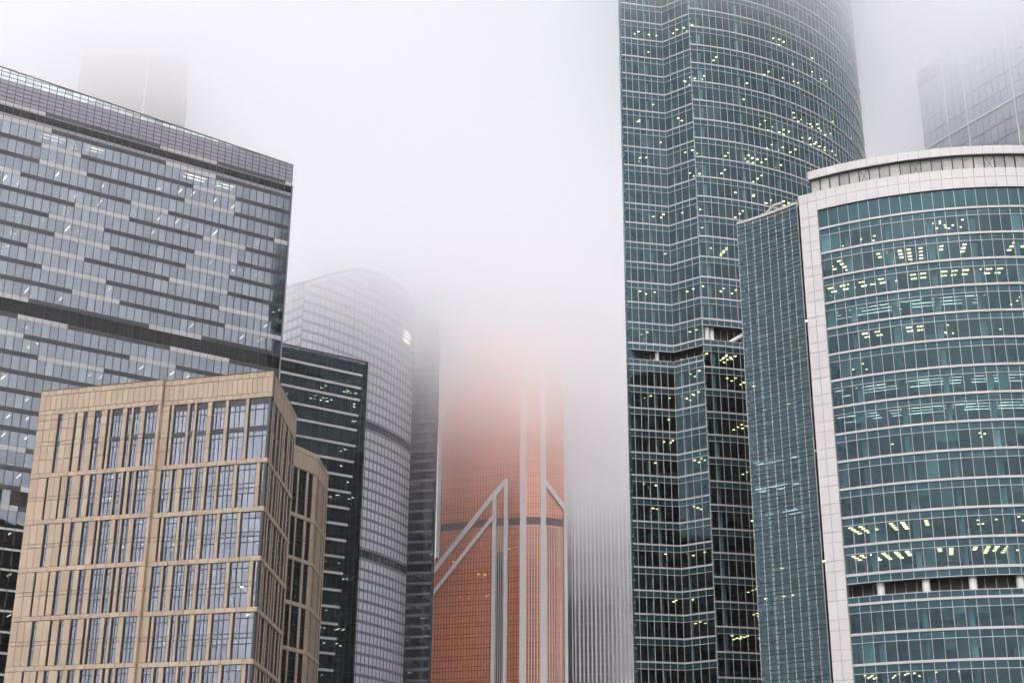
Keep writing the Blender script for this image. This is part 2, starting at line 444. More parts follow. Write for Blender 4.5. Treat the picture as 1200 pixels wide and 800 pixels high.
for pts, hi, lo in ((fac, lines_f_hi, lines_f_lo), (cur, lines_c_hi, lines_c_lo)):
    glazed_storeys(tower, pts, T_IN, hi, pane_t, span_t, None, O)
    glazed_storeys(tower, pts, T_IN, lo + [0.5], pane_t, span_t, None, O)
    # the open plant storey: short panel rows above and below, louvred wall set back, white columns
    zt, zb = hi[-1], lo[0]
    for i in range(len(pts)-1):
        n = normal_of(pts[i], pts[i+1], T_IN)
        span_t.add(teal_spandrel, piece_matrix(pts[i], pts[i+1], n, zt - 1.15, zt - 0.17, 0, 0.08, 0.001))
        span_t.add(teal_spandrel, piece_matrix(pts[i], pts[i+1], n, zb + 0.17, zb + 0.95, 0, 0.08, 0.001))
    for z in (zt, ):
        ribbon(MB(), pts, T_IN, -0.05, 0.16, z - 0.17, z + 0.17).build('floor_band', white_alu, tower)
    ribbon(MB(), pts, T_IN, -0.05, 0.12, zt - 1.27, zt - 1.15).build('transom', white_alu, tower)
    ribbon(MB(), pts, T_IN, -0.05, 0.12, zb + 0.95, zb + 1.05).build('transom', white_alu, tower)
    ribbon(MB(), pts, T_IN, -2.3, -2.1, zb - 0.2, zt - 0.8).build('louvre_wall', brown_louvre, tower)
    vn = vert_normals(pts, T_IN)
    for i in range(0, len(pts)-1):
        p = offset(pts, T_IN, -2.05)[i]
        m = MB(); m.cyl(p, 0.07, zb, zt - 1.2, 6); m.build('louvre_post', grey_clad, tower)
    slabs(tower, pts, T_IN, hi[:-1] + lo, 9.0)
    # soffit and sill of the plant storey
    for z in (zt - 1.2, zb + 0.9):
        A = offset(pts, T_IN, -0.1); B = offset(pts, T_IN, -4.0); m = MB()
        for i in range(len(pts)-1):
            m.quad((*A[i], z), (*A[i+1], z), (*B[i+1], z), (*B[i], z))
        m.build('soffit', brown_louvre, tower)
    core(tower, pts, T_IN, 9.0, 0, hi[0] + 3)
    mullions(tower, pts, T_IN, zt - 1.2, hi[0], 0.062, 0.09)
    mullions(tower, pts, T_IN, 0.3, zb + 1.0, 0.062, 0.09)
    m = MB(); ribbon(m, pts, T_IN, -0.4, 0.2, hi[0] - 0.1, hi[0] + 1.5); m.build('parapet', white_alu, tower)
for i, dpt, r in ((0, 0.75, 0.42), (1, 1.3, 0.25), (4, 0.75, 0.36)):
    p, n = inner(fac, T_IN, i, 0.7, dpt); m = MB(); m.cyl(p, r, 90.6, 92.7, 16); m.build('column', column_paint, tower)
for i in (0, 7, 13):
    p, n = inner(cur, T_IN, i, 0.75, 0.9); m = MB(); m.cyl(p, 0.45, 93.6, 96.6, 16); m.build('column', column_paint, tower)
p, n = inner(cur, T_IN, 3, 0.2, 0.9); q, _ = inner(cur, T_IN, 7, 0.0, 0.9)
m = MB(); m.tube((*p, 93.2), (*q, 96.8), 0.36, 10); m.build('brace', column_paint, tower)
zz = [(0, 91.5), (93, 205)]
columns(tower, fac, T_IN, 3, 1, 0.30, 1.4, zz); columns(tower, cur, T_IN, 6, 1, 0.42, 1.2, zz)
# lamps on the office ceilings
def office_lamps(pts, inside, lines, my, mw, p_floor, drop=1.12, strip_p=0.0, dens=0.55, size=0.19, dmax=7):
    for z in lines:
        if rnd.random() > p_floor: continue
        n0 = rnd.randrange(0, len(pts)-1); ln = rnd.randrange(3, max(4, (len(pts)-1)//2 + 2))
        dst = my if rnd.random() < 0.8 else mw
        strip = rnd.random() < strip_p
        for i in range(n0, min(n0+ln, len(pts)-1)):
            if rnd.random() > dens: continue
            if strip:
                for d in (2.0, 3.2, 4.4):
                    if rnd.random() < 0.8:
                        p, n = inner(pts, inside, i, 0.5, d); spot(mw, p, n, z - drop - 0.02, 0.6, 0.05)
            else:
                d = rnd.uniform(1.0, 2.4); fx = rnd.uniform(0.2, 0.8)
                for j in range(rnd.randrange(1, 4)):
                    p, n = inner(pts, inside, i, fx, d); spot(dst, p, n, z - drop - 0.02, size, size*0.75); d += rnd.uniform(1.2, 1.7)
                    if d > dmax: break
office_lamps(fac[1:8], T_IN, lines_f_hi[9:-1] + lines_f_lo[:12], lamps_y, lamps_w, 0.65, dens=0.6, dmax=2.7)
office_lamps(fac[7:], T_IN, lines_f_hi[9:-1] + lines_f_lo[:12], lamps_y, lamps_w, 0.7, dens=0.7)
office_lamps(cur[:12], T_IN, lines_c_lo[:14], lamps_y, lamps_w, 0.75, dens=0.7)
office_lamps(cur[:40], T_IN, lines_c_hi[8:-1], lamps_y, lamps_w, 0.8, dens=0.35)
for _q in range(3): office_lamps(cur[:30], T_IN, lines_c_hi[8:-1], lamps_y, lamps_w, 0.7, dens=0.4)
office_lamps(fac[2:], T_IN, lines_f_hi[9:-1] + lines_f_lo[:12], lamps_y, lamps_w, 0.6, dens=0.5, dmax=3)
office_lamps(cur[:12], T_IN, lines_c_lo[:14], lamps_y, lamps_w, 0.6, dens=0.6)
lamps_y.build('ceiling_lighting', lamp_yellow, tower, 'stuff'); lamps_w.build('ceiling_lighting', lamp_yellow, tower, 'stuff')
pane_t.flush(); span_t.flush()
# rear of the tower, round to the folded corner again
end = cur[-1]
rear = [(end[0] - 0.3, end[1]), (end[0]-8, end[1]+22), (48, 322), (34, 318), (26.5, 262), (24.2, 244)]
m = MB()
for a, b in zip(rear[:-1], rear[1:]):
    m.bar(a, b, normal_of(a, b, T_IN), -0.5, 0.0, 0, 198.6)
m.build('rear_wall', teal_flank, tower)
m = MB(); m.prism([F0, F1, F2] + cur[1:] + rear, 198.0, 198.5); m.build('roof', roof_felt, tower)
m = MB(); n = Vector((-0.62, 0.78))
m.bar(F0, (24.2, 244.2), n, -0.3, 0.0, 0, 198.6); m.build('end_wall', teal_flank, tower)

# ------------------------------------------------------------------ curved teal block in its white frame
N_IN = (73.0, 215.0)
north = thing('glass_office_block', 'curved teal glass office block set in a broad white panelled frame with a louvred crown', 'office block', (70, 205, 0), 'teal glass office towers')
NC, NR = (73.1, 234.0), 49.9
ang0 = math.degrees(math.asin((45.75 - NC[0])/NR)); step = 1.515/NR*180/math.pi
ncur = circle_pts(NC, NR, ang0, ang0 + step*40, 40)
frame = circle_pts(NC, NR + 0.25, ang0 - 3.25, ang0, 2)          # the white upright left of the glass
pane_n = Pieces('pane', 'glazing', north); span_n = Pieces('spandrel_panel', 'spandrel_glazing', north)
nl = [93.4 - 4.0*k for k in range(24)]
ON = dict(vision=teal_glass, light=teal_glass_light, light_p=0.08, band_h=0.33, band_d=0.2)
for i in range(40):                                              # top row: one tall panel
    n = normal_of(ncur[i], ncur[i+1], N_IN)
    span_n.add(teal_spandrel, piece_matrix(ncur[i], ncur[i+1], n, 93.6, 96.5, 0, 0.08, 0.001))
glazed_storeys(north, ncur, N_IN, nl[:14], pane_n, span_n, None, ON)          # 93.4 .. 41.4
ribbon(MB(), ncur, N_IN, -0.05, 0.2, nl[13]-0.18, nl[13]+0.18).build('floor_band', white_alu, north)
zt, zb = nl[13], nl[14]
for i in range(40):
    n = normal_of(ncur[i], ncur[i+1], N_IN)
    span_n.add(teal_spandrel, piece_matrix(ncur[i], ncur[i+1], n, zt - 1.1, zt - 0.18, 0, 0.08, 0.001))
    span_n.add(teal_spandrel, piece_matrix(ncur[i], ncur[i+1], n, zb + 0.18, zb + 0.95, 0, 0.08, 0.001))
    p = offset(ncur, N_IN, -2.0)[i]; m = MB(); m.cyl(p, 0.06, zb + 0.9, zt - 1.1, 6); m.build('louvre_post', grey_clad, north)
ribbon(MB(), ncur, N_IN, -0.05, 0.12, zt - 1.2, zt - 1.1).build('transom', white_alu, north)
ribbon(MB(), ncur, N_IN, -0.05, 0.12, zb + 0.95, zb + 1.05).build('transom', white_alu, north)
ribbon(MB(), ncur, N_IN, -2.3, -2.05, zb - 0.2, zt).build('louvre_wall', brown_louvre, north)
for z in (zt - 1.15, zb + 0.9):
    A = offset(ncur, N_IN, -0.1); B = offset(ncur, N_IN, -4.0); m = MB()
    for i in range(40): m.quad((*A[i], z), (*A[i+1], z), (*B[i+1], z), (*B[i], z))
    m.build('soffit', brown_louvre, north)
for i in range(2, 40, 4):
    p, n = inner(ncur, N_IN, i, 0.9, 0.85); m = MB(); m.cyl(p, 0.52, zb + 0.9, zt - 1.1, 16); m.build('column', column_paint, north)
glazed_storeys(north, ncur, N_IN, nl[14:] + [0.4], pane_n, span_n, None, ON)
slabs(north, ncur, N_IN, nl[:13] + nl[14:], 10.0)
core(north, ncur, N_IN, 10.0, 0, 99)
columns(north, ncur, N_IN, 4, 2, 0.42, 1.3, [(0, 38.2), (40.3, 96)])
mullions(north, ncur, N_IN, zt - 1.1, 96.5, 0.062, 0.09); mullions(north, ncur, N_IN, 0.3, zb + 1.0, 0.062, 0.09)
ly, lw_ = MB(), MB()
def row_lamps(pts, inside, z, i0, i1, dens, mode, d0=1.2):
    for i in range(i0, i1):
        if rnd.random() > dens: continue
        if mode == 'rows':                      # short square fittings one behind the other
            k = rnd.choice((2, 3, 3, 4)); fx = rnd.uniform(0.3, 0.6)
            for j in range(k):
                p, n = inner(pts, inside, i, fx, d0 + j*1.25); spot(ly, p, n, z - 1.14, 0.26, 0.17)
        elif mode == 'pairs':
            fx = rnd.uniform(0.2, 0.5)
            for j in range(2):
                for q in (0, 0.3):
                    p, n = inner(pts, inside, i, fx + q, d0 + j*1.5); spot(ly, p, n, z - 1.14, 0.16, 0.16)
        elif mode == 'strips':
            for j in range(3):
                if rnd.random() < 0.85:
                    p, n = inner(pts, inside, i, 0.5, d0 + j*1.3); spot(lw_, p, n, z - 1.14, 0.66, 0.05)
        elif mode == 'dots':
            for j in range(rnd.randrange(1, 5)):
                p, n = inner(pts, inside, i, rnd.random(), d0 + rnd.random()*4); spot(ly, p, n, z - 1.14, 0.13, 0.1)
plan = {0: [('dots', 0, 6, .8), ('dots', 10, 14, .4), ('dots', 24, 34, .3)], 1: [('rows', 0, 14, .62), ('rows', 15, 25, .5), ('pairs', 24, 38, .5)],
        2: [('pairs', 0, 38, .78)], 3: [('strips', 0, 15, .9), ('dots', 18, 26, .3)], 4: [('pairs', 3, 5, 1), ('pairs', 7, 9, 1), ('dots', 11, 20, .2)],
        5: [('dots', 1, 3, 1), ('dots', 6, 30, .12)], 6: [('strips', 0, 22, .85)], 7: [('strips', 0, 20, .9), ('strips', 24, 32, .5)],
        8: [('dots', 4, 24, .2)], 9: [('strips', 14, 24, .5)], 10: [('dots', 0, 30, .15)], 11: [('rows', 0, 8, .8), ('dots', 12, 17, .9)],
        12: [('rows', 0, 20, .85), ('rows', 22, 34, .7)], 14: [('dots', 1, 12, .12)], 16: [('dots', 0, 9, .9), ('rows', 12, 24, .3)], 17: [('rows', 0, 20, .3)]}
for k, segs in plan.items():
    for mode, i0, i1, dn in segs: row_lamps(ncur, N_IN, nl[k], i0, i1, dn, mode)
# blinds and furniture behind the glass, so that no two storeys look alike
bl, fu = MB(), MB()
for k in range(23):
    if k == 13: continue
    for i in range(40):
        if rnd.random() < 0.10:
            h = rnd.choice((0.8, 1.4, 2.6)); p, n = inner(ncur, N_IN, i, 0.5, 0.35)
            bl.box(p, (-n.y, n.x), (n.x, n.y), 0.70, 0.01, nl[k] - 1.15 - h, nl[k] - 1.15)
        if rnd.random() < 0.35:
            p, n = inner(ncur, N_IN, i, rnd.random(), rnd.uniform(0.9, 4))
            fu.box(p, (-n.y, n.x), (n.x, n.y), rnd.uniform(0.2, 0.9), 0.3, nl[k] - 4.0, nl[k] - 4.0 + rnd.uniform(0.7, 1.9))
bl.build('blind', blind_cloth, north, 'stuff'); fu.build('furniture', furniture, north, 'stuff')
# white frame: two columns of panels up the side, two rows along the top
panel_n = Pieces('cladding_panel', 'cladding', north)
levels = []
z = 99.6
while z > 0:
    for h in (1.45, 2.55):
        levels.append((max(0.0, z - h), z)); z -= h
for i in range(2):
    a, b = frame[i], frame[i+1]; n = normal_of(a, b, N_IN)
    for z0, z1 in levels: panel_n.add(white_panel, piece_matrix(a, b, n, z0, z1, 0.06, 0.10, 0.0006, 0.03))
ribbon(MB(), frame, N_IN, -0.9, -0.02, 0, 99.6).build('frame_post', joint_grey, north)
top = [frame[1]] + circle_pts(NC, NR + 0.25, ang0, ang0 + step*40, 40)
top = circle_pts(NC, NR + 0.25, ang0, ang0 + step*40, 40)
for i in range(40):
    n = normal_of(top[i], top[i+1], N_IN)
    for z0, z1 in ((96.5, 98.15), (98.15, 99.6)): panel_n.add(white_panel, piece_matrix(top[i], top[i+1], n, z0, z1, 0.06, 0.10, 0.0006, 0.02))
ribbon(MB(), top, N_IN, -0.9, -0.02, 96.45, 99.58).build('frame_beam', joint_grey, north)
# louvred crown behind the frame's top edge
crown = circle_pts(NC, NR - 0.3, ang0 - 1.1, ang0 + step*40, 41)
for i in range(41):
    n = normal_of(crown[i], crown[i+1], N_IN)
    o = link('louvre_panel', unit_mesh(louvre_grey), north, piece_matrix(crown[i], crown[i+1], n, 99.3, 101.9, -0.15, 0.1, 0.001, 0.09))
    if i in (5, 10, 17, 23):
        m = MB()
        for s_ in (0, 1):
            p, _ = inner(crown, N_IN, i, 0.1, 0.0); q, _ = inner(crown, N_IN, i, 0.9, 0.0)
            m.tube((*p, 99.5 + 2.3*s_), (*q, 101.8 - 2.3*s_), 0.035, 5)
        m.build('cross_brace', dark_metal, north)
mullions(north, crown, N_IN, 99.3, 101.9, 0.09, 0.12, dark_metal)
ribbon(MB(), crown, N_IN, -0.6, -0.26, 99, 102).build('crown_wall', joint_grey, north)
corn = circle_pts(NC, NR + 0.15, ang0 - 1.35, ang0 + step*40, 41)
for i in range(41):
    n = normal_of(corn[i], corn[i+1], N_IN)
    panel_n.add(white_panel, piece_matrix(corn[i], corn[i+1], n, 101.95, 103.3, 0.02, 0.10, 0.0006, 0.02))
ribbon(MB(), corn, N_IN, -1.3, -0.06, 101.92, 103.27).build('cornice', joint_grey, north)
# side glazing, close horizontal rails
side = [(43.15, 194.6), (41.0, 196.9), (38.6, 199.25), (36.3, 201.2), (35.2, 202.0)]
fine = []
import itertools
def along(poly, n):
    L = [0]
    for a, b in zip(poly[:-1], poly[1:]): L.append(L[-1] + math.hypot(b[0]-a[0], b[1]-a[1]))
    out = []
    for i in range(n+1):
        t = L[-1]*i/n; k = 0
        while k < len(poly)-2 and L[k+1] < t: k += 1
        f = (t - L[k])/(L[k+1]-L[k]); out.append((poly[k][0]+(poly[k+1][0]-poly[k][0])*f, poly[k][1]+(poly[k+1][1]-poly[k][1])*f))
    return out
fine = along(side, 8)
pane_s = Pieces('side_pane', 'side_glazing', north, lambda x, y: x > 866)
z = 98.7; rails = []; odd = 0
while z > 0.5:
    h = 0.56 if odd % 2 else 0.80
    rails.append(z)
    for i in range(8):
        n = normal_of(fine[i], fine[i+1], N_IN); pane_s.add(teal_side_glass, piece_matrix(fine[i], fine[i+1], n, z - h, z, 0, 0.05, 0.0015, 0.015))
    z -= h; odd += 1
for z in rails: ribbon(MB(), fine, N_IN, -0.03, 0.10, z - 0.06, z + 0.06).build('rail', dark_metal, north)
mullions(north, fine, N_IN, 0.3, 98.9, 0.10, 0.07)
ribbon(MB(), fine, N_IN, -0.3, 0.14, 98.75, 99.15).build('side_coping', white_alu, north)
slabs(north, fine, N_IN, nl, 7.0)
core(north, fine, N_IN, 7.0, 0, 98.5)
for k in range(2, 20):
    for i in range(8):
        if rnd.random() < (0.45 if k in (3, 4, 8, 12, 13) else 0.10):
            p, n = inner(fine, N_IN, i, 0.5, 1.3)
            if k in (8, 9): spot(lw_, p, n, nl[k] - 1.14, 0.6, 0.05)
            else: spot(ly, p, n, nl[k] - 1.14, 0.2, 0.15)
for k in (8, 9, 10):
    for i in range(3, 8):
        for d in (1.0, 1.9, 2.8):
            if rnd.random() < 0.6: p, n = inner(fine, N_IN, i, 0.5, d); spot(lw_, p, n, nl[k] - 1.14, 0.6, 0.045)
ly.build('ceiling_lighting', lamp_yellow, north, 'stuff'); lw_.build('ceiling_lighting', lamp_soft, north, 'stuff')
columns(north, fine, N_IN, 4, 2, 0.26, 1.1, [(0, 98)])
pane_n.flush(); span_n.flush(); panel_n.flush(); pane_s.flush()
# rear walls and roof
back = [(35.2, 202.0), (37.5, 214), (48, 226), (70, 236), (100, 234), ncur[-1]]
m = MB()
for a, b in zip(back[:-1], back[1:]): m.bar(a, b, normal_of(a, b, N_IN), -0.5, 0, 0, 99)
m.build('rear_wall', teal_rear, north)
for k in range(0, 24, 1):
    m = MB()
    for a, b in zip(back[:-1], back[1:]): m.bar(a, b, normal_of(a, b, N_IN), 0, 0.1, nl[k]-0.12, nl[k]+0.12)
    m.build('rear_band', grey_clad, north)
m = MB(); m.prism(fine[::-1] + ncur + back[::-1][1:-1], 98.2, 98.6); m.build('roof', roof_felt, north)
# plant pipe on the roof edge of the side bay
m = MB(); pth = [(38.4, 200.4, 99.1), (39.0, 200.2, 99.25), (39.7, 199.6, 99.9), (40.4, 199.0, 100.6), (41.6, 198.2, 100.7)]
for a, b in zip(pth[:-1], pth[1:]): m.tube(a, b, 0.22, 8)
m.build('roof_duct', grey_clad, north)

# ------------------------------------------------------------------ wide grey slab tower with striped sills
dA = Vector((math.sin(math.radians(56.4)), math.cos(math.radians(56.4)))); nA = Vector((dA.y, -dA.x))
PA = Vector((-50.6, 291.0))
def SA(s, d=0.0): v = PA + dA*s + nA*d; return (v.x, v.y)
A_IN = SA(-40, -12)
def seen_a(x, y):
    yb = 459 - (x-48.7)*0.096
    return (y < yb - 3) or (x < 48 - (y-460)*0.13 and y > 455)
slab_t = thing('striped_slab_tower', 'wide grey glass slab tower with dark and pale striped sills behind the beige stone block', 'tower', (*SA(-38, -12), 0))
MW = 1.65; NM = 48
apts = [SA(-MW*NM + MW*i) for i in range(NM+1)]
pane_a = Pieces('pane', 'glazing', slab_t, seen_a); sill_a = Pieces('sill_band', 'sill_bands', slab_t, seen_a)
crown_a = Pieces('crown_panel', 'crown_panels', slab_t, seen_a)
bands = [147.35 - 3.8*k for k in range(38)]          # centre of each sill band
HB = 0.48
def band_runs(k):
    r = random.Random(100 + k); i = -r.randrange(0, 18); dark = r.random() < 0.6; out = []
    while i < NM:
        ln = r.randrange(10, 16) if dark else r.randrange(5, 9)
        a, b = max(0, i), min(NM, i + ln)
        if b > a: out.append((a, b, dark))
        i += ln; dark = not dark
    return out
lit = MB()
for k, zc in enumerate(bands):
    for a, b, dk in band_runs(k):
        low = zc < 66
        sill_a.add((pale_band if (low or not dk) else charcoal),
                   piece_matrix(apts[a], apts[b], nA, zc - HB, zc + (HB if not low else -0.05), 0.10 if not dk else 0.07, 0.25, 0, 0.0))
    zb = bands[k] - HB; za = zb - 3.8 + 2*HB
    if za < 0.3: za = 0.3
    if zb - za < 0.5: continue
    mech = k in (10, 20)
    for i in range(NM):
        if mech: mat = smoke_glass
        else: mat = grey_glass_pale if rnd.random() < 0.3 else grey_glass
        if mech and k == 20 and i % 5 == 0: mat = grey_glass_pale
        pane_a.add(mat, piece_matrix(apts[i], apts[i+1], nA, za, zb, 0, 0.05, 0.0022, 0.02))
    # linear lamps running into the building
    if not mech:
        i = rnd.randrange(0, 4)
        p_on = rnd.choice((0.1, 0.35, 0.5))
        while i < NM:
            if rnd.random() < p_on:
                p, n = inner(apts, A_IN, i, rnd.random(), 0)
                d = rnd.uniform(0.8, 1.6); L = rnd.uniform(1.4, 3.2)
                q = (p[0] - nA.x*(d + L/2), p[1] - nA.y*(d + L/2))
                lit.box(q, dA, nA, 0.07, L/2, zb - 0.16, zb - 0.10)
            elif rnd.random() < 0.12:
                for j in range(rnd.randrange(2, 7)):
                    p, n = inner(apts, A_IN, min(i, NM-1), rnd.random(), rnd.uniform(0.8, 4.5)); spot(lit, p, n, zb - 0.1, 0.14, 0.1)
            i += rnd.choice((2, 3, 3, 4))
# brightly lit rooms near the top
for k, i0, i1 in ((0, 14, 17), (0, 20, 22), (0, 33, 36), (0, 38, 40)):
    for d in (1.2, 2.6):
        a, n = inner(apts, A_IN, i0, 0, d); b, n = inner(apts, A_IN, i1, 0, d); lit.bar(a, b, nA, -0.06, 0.06, bands[k]-HB-0.12, bands[k]-HB-0.06)
lit.build('ceiling_lighting', lamp_streak, slab_t, 'stuff')
warm = MB()
p, n = inner(apts, A_IN, 16, 0.5, 2.0); warm.box(p, dA, nA, 1.4, 0.05, bands[20] - 1.5, bands[20] - 1.38)
warm.box((p[0], p[1]), dA, nA, 0.9, 0.05, bands[20] - 2.1, bands[20] - 2.0)
warm.build('warm_lamp', lamp_warm, slab_t, 'stuff')
# plant storey under the crown
Z1 = 151.25
for a, b, dk in band_runs(77):
    sill_a.add(charcoal if dk else pale_band, piece_matrix(apts[a], apts[b], nA, 150.45, Z1, 0.08, 0.25, 0, 0))
for i in range(NM):
    pane_a.add(smoke_glass, piece_matrix(apts[i], apts[i+1], nA, 148.55, 150.2, 0, 0.05, 0.0015, 0.02))
for z0, z1 in ((150.2, 150.45), (147.83, 148.55)):
    m = MB(); m.bar(apts[0], apts[-1], nA, -0.1, 0.05, z0, z1); m.build('sill_rail', lilac_panel, slab_t)
# crown of square panels under a sloping roof edge
def roof_a(i): return 155.8 + (NM - i)*MW*0.0445
zr = Z1; rows = []
while zr < 160: rows.append((zr, zr + 0.93)); zr += 0.93
for z0, z1 in rows:
    for i in range(NM):
        zt_ = min(z1, roof_a(i + 0.5) - 0.02)
        if zt_ - z0 < 0.15: continue
        mt = screen_glass if z0 > 155.3 else lilac_panel
        crown_a.add(mt, piece_matrix(apts[i], apts[i+1], nA, z0, zt_, 0.05, 0.08, 0.0015, 0.05))
    m = MB(); e = next((i for i in range(NM+1) if roof_a(i) < z0), NM)
    m.bar(apts[0], apts[e], nA, -0.02, 0.12, z0 - 0.05, z0 + 0.05); m.build('crown_rail', dark_metal, slab_t)
m = MB()
a, b = apts[0], apts[-1]; o = nA*0.15
m.hexa([(a[0]-o.x, a[1]-o.y, roof_a(0)-.2), (b[0]-o.x, b[1]-o.y, roof_a(NM)-.2), (b[0]+o.x, b[1]+o.y, roof_a(NM)-.2), (a[0]+o.x, a[1]+o.y, roof_a(0)-.2),
        (a[0]-o.x, a[1]-o.y, roof_a(0)), (b[0]-o.x, b[1]-o.y, roof_a(NM)), (b[0]+o.x, b[1]+o.y, roof_a(NM)), (a[0]+o.x, a[1]+o.y, roof_a(0))])
m.build('roof_edge', dark_metal, slab_t)
for i, p in enumerate(apts):
    m = MB(); m.box((p[0]+nA.x*0.05, p[1]+nA.y*0.05), dA, nA, 0.05, 0.09, 0.3, Z1); m.build('mullion', dark_metal, slab_t)
    m = MB(); m.box((p[0]+nA.x*0.05, p[1]+nA.y*0.05), dA, nA, 0.06, 0.10, Z1, roof_a(i)); m.build('crown_post', dark_metal, slab_t)
m = MB(); m.bar(SA(-MW*NM, 0), SA(0, 0), nA, -0.5, -0.3, Z1 - 0.2, 155.4); m.build('crown_wall', lilac_panel, slab_t)
slabs(slab_t, [apts[0], apts[-1]], A_IN, [z + 0.1 for z in bands], 9.0, 0.6)
core(slab_t, [apts[0], apts[-1]], A_IN, 9.0, 0, 150)
m = MB(); m.box((apts[-1][0] + dA.x*0.16, apts[-1][1] + dA.y*0.16), dA, nA, 0.12, 0.3, 0, 150.4); m.build('corner_post', lilac_panel, slab_t)
m = MB(); m.bar(SA(0.05, 0), SA(0.05, -22), dA, -0.2, 0, 0, 154); m.bar(SA(-MW*NM, -22), SA(0, -22), -nA, -0.2, 0, 0, 154)
m.bar(SA(-MW*NM, 0), SA(-MW*NM, -22), -dA, -0.2, 0, 0, 154); m.build('rear_wall', slate_glass if False else charcoal, slab_t)
m = MB(); m.prism([SA(-MW*NM, -0.6), SA(0, -0.6), SA(0, -22), SA(-MW*NM, -22)], 151.0, 151.3); m.build('roof', roof_felt, slab_t)
pane_a.flush(); sill_a.flush(); crown_a.flush()

# ------------------------------------------------------------------ beige stone office block
beige = thing('stone_office_block', 'beige stone office block with narrow slit windows growing to wide corner windows', 'office block', (-55, 220, 0))
L0, C0 = Vector((-74.56, 213.88)), Vector((-36.36, 202.66))
dB = (C0 - L0).normalized(); nB = Vector((dB.y, -dB.x))
E0 = Vector((-35.92, 225.34)); dE = (E0 - C0).normalized(); nE = Vector((dE.y, -dE.x))
B_IN = (-52, 222)
pane_b = Pieces('pane', 'glazing', beige, lambda x, y: x < 350)
stone_b = Pieces('stone_panel', 'stone_cladding', beige, lambda x, y: x < 350)
TOPW = [(3.61, 4.39), (6.63, 7.05), (8.15, 8.91), (10.12, 11.32), (12.37, 12.8), (13.2, 15.06), (15.81, 16.55), (16.92, 18.11), (18.92, 21.05),
        (22.75, 23.08), (23.52, 25.78), (26.23, 26.97), (27.38, 29.25), (29.99, 32.2), (32.77, 35.62), (36.14, 39.79)]
SECW = [(2.94, 3.28), (5.35, 5.62), (6.62, 7.44), (8.93, 9.67), (10.56, 11.74), (12.63, 14.69), (14.98, 15.93), (16.3, 16.8), (17.35, 18.05), (18.48, 20.51),
        (22.3, 23.82), (24.25, 24.97), (25.82, 27.75), (28.15, 29.38), (29.94, 31.49), (31.91, 34.44), (35.0, 38.1), (38.75, 39.79)]
LB = (C0 - L0).length
STEP = 21.55
def UB(u, d=0.0):
    v = L0 + dB*u + nB*(d + (0.0 if u < STEP else -0.7)); return (v.x, v.y)
ZR = 74.4
BND = [60.45 - 7.35*k for k in range(9)]
SLOT_D = 0.40
lamps_b = MB()
dark_pan = Pieces('dark_panel', 'dark_panels', beige)
def windows_on(P, nrm, slots, z0, z1, topfloor, length, win_seen=True, glassmat=None):
    """double-height slits between stone piers; P(u, d) gives plan points"""
    gm = glassmat or blue_glass
    mid = (z0 + z1)/2
    for (a, b) in slots:
        wd = b - a
        fr = MB()
        back = -SLOT_D + 0.10
        for u0, u1 in ((a, a + min(0.11, wd*0.28)), (b - min(0.08, wd*0.2), b)):
            fr.bar(P(u0, 0), P(u1, 0), nrm, -SLOT_D, -0.06, z0, z1)
        u0, u1 = a + min(0.11, wd*0.28), b - min(0.08, wd*0.2)
        segs = [u0, u1]
        if wd > 2.6: segs = [u0, u0 + (u1-u0)*rnd.choice((0.27, 0.33)), u0 + (u1-u0)*rnd.choice((0.62, 0.68)), u1]
        elif wd > 1.7: segs = [u0, u0 + (u1-u0)*rnd.choice((0.3, 0.36)), u0 + (u1-u0)*0.66, u1]
        elif wd > 1.0: segs = [u0, u0 + (u1-u0)*rnd.choice((0.38, 0.5, 0.6)), u1]
        if topfloor:
            zs = [z0, mid - 0.35, mid + 0.35, z1 - 0.95, z1]; kinds = ['g', 'd', 'g', 'd']
        else:
            zs = [z0, mid - 0.33, mid + 0.33, z1]; kinds = ['g', 'g', 'g']
        cells = []; glz = []
        for q, kd in enumerate(kinds):
            za, zb = zs[q], zs[q+1]
            if kd == 'd':
                dark_pan.add(dark_metal, piece_matrix(P(u0, 0), P(u1, 0), nrm, za, zb, -0.18, 0.25, 0, 0)); continue
            sp = [za]
            if zb - za > 1.5: sp += [zb - rnd.choice((0.85, 0.95))] if wd > 0.5 else []
            sp.append(zb)
            for za2, zb2 in zip(sp[:-1], sp[1:]):
                for s0, s1 in zip(segs[:-1], segs[1:]):
                    if s1 - s0 > 0.08: glz.append(piece_matrix(P(s0, 0), P(s1, 0), nrm, za2, zb2, -SLOT_D + 0.1, 0.05, 0.0022, 0.03))
                fr.bar(P(u0, 0), P(u1, 0), nrm, -SLOT_D + 0.02, -SLOT_D + 0.2, zb2 - 0.06, zb2 + 0.06)
        for s in segs[1:-1]: fr.bar(P(s-0.04, 0), P(s+0.04, 0), nrm, -SLOT_D + 0.02, -SLOT_D + 0.18, z0, z1)
        if wd > 1.0 and rnd.random() < 0.2:            # an opening light with a heavier sash
            s0, s1 = segs[0], segs[1]; za = rnd.choice((z0 + 0.2, mid + 0.5)); zb = za + 2.0
            for uu in (s0 + 0.05, s1 - 0.05): fr.bar(P(uu-0.05, 0), P(uu+0.05, 0), nrm, -SLOT_D + 0.05, -SLOT_D + 0.26, za, zb)
        wo_ = fr.build('window', dark_metal, beige)
        for M_ in glz: pane_b.add(gm, M_, wo_)
        if rnd.random() < 0.30 and wd > 0.6:
            for j in range(rnd.randrange(1, 4)):
                p = P(a + wd*rnd.uniform(0.2, 0.7), -SLOT_D - rnd.uniform(0.5, 2.2)); lamps_b.box(p, dB, nB, 0.22, 0.08, z1 - 0.4, z1 - 0.34) if rnd.random() < .5 else lamps_b.box(p, dB, nB, 0.22, 0.08, mid - 0.42, mid - 0.36)
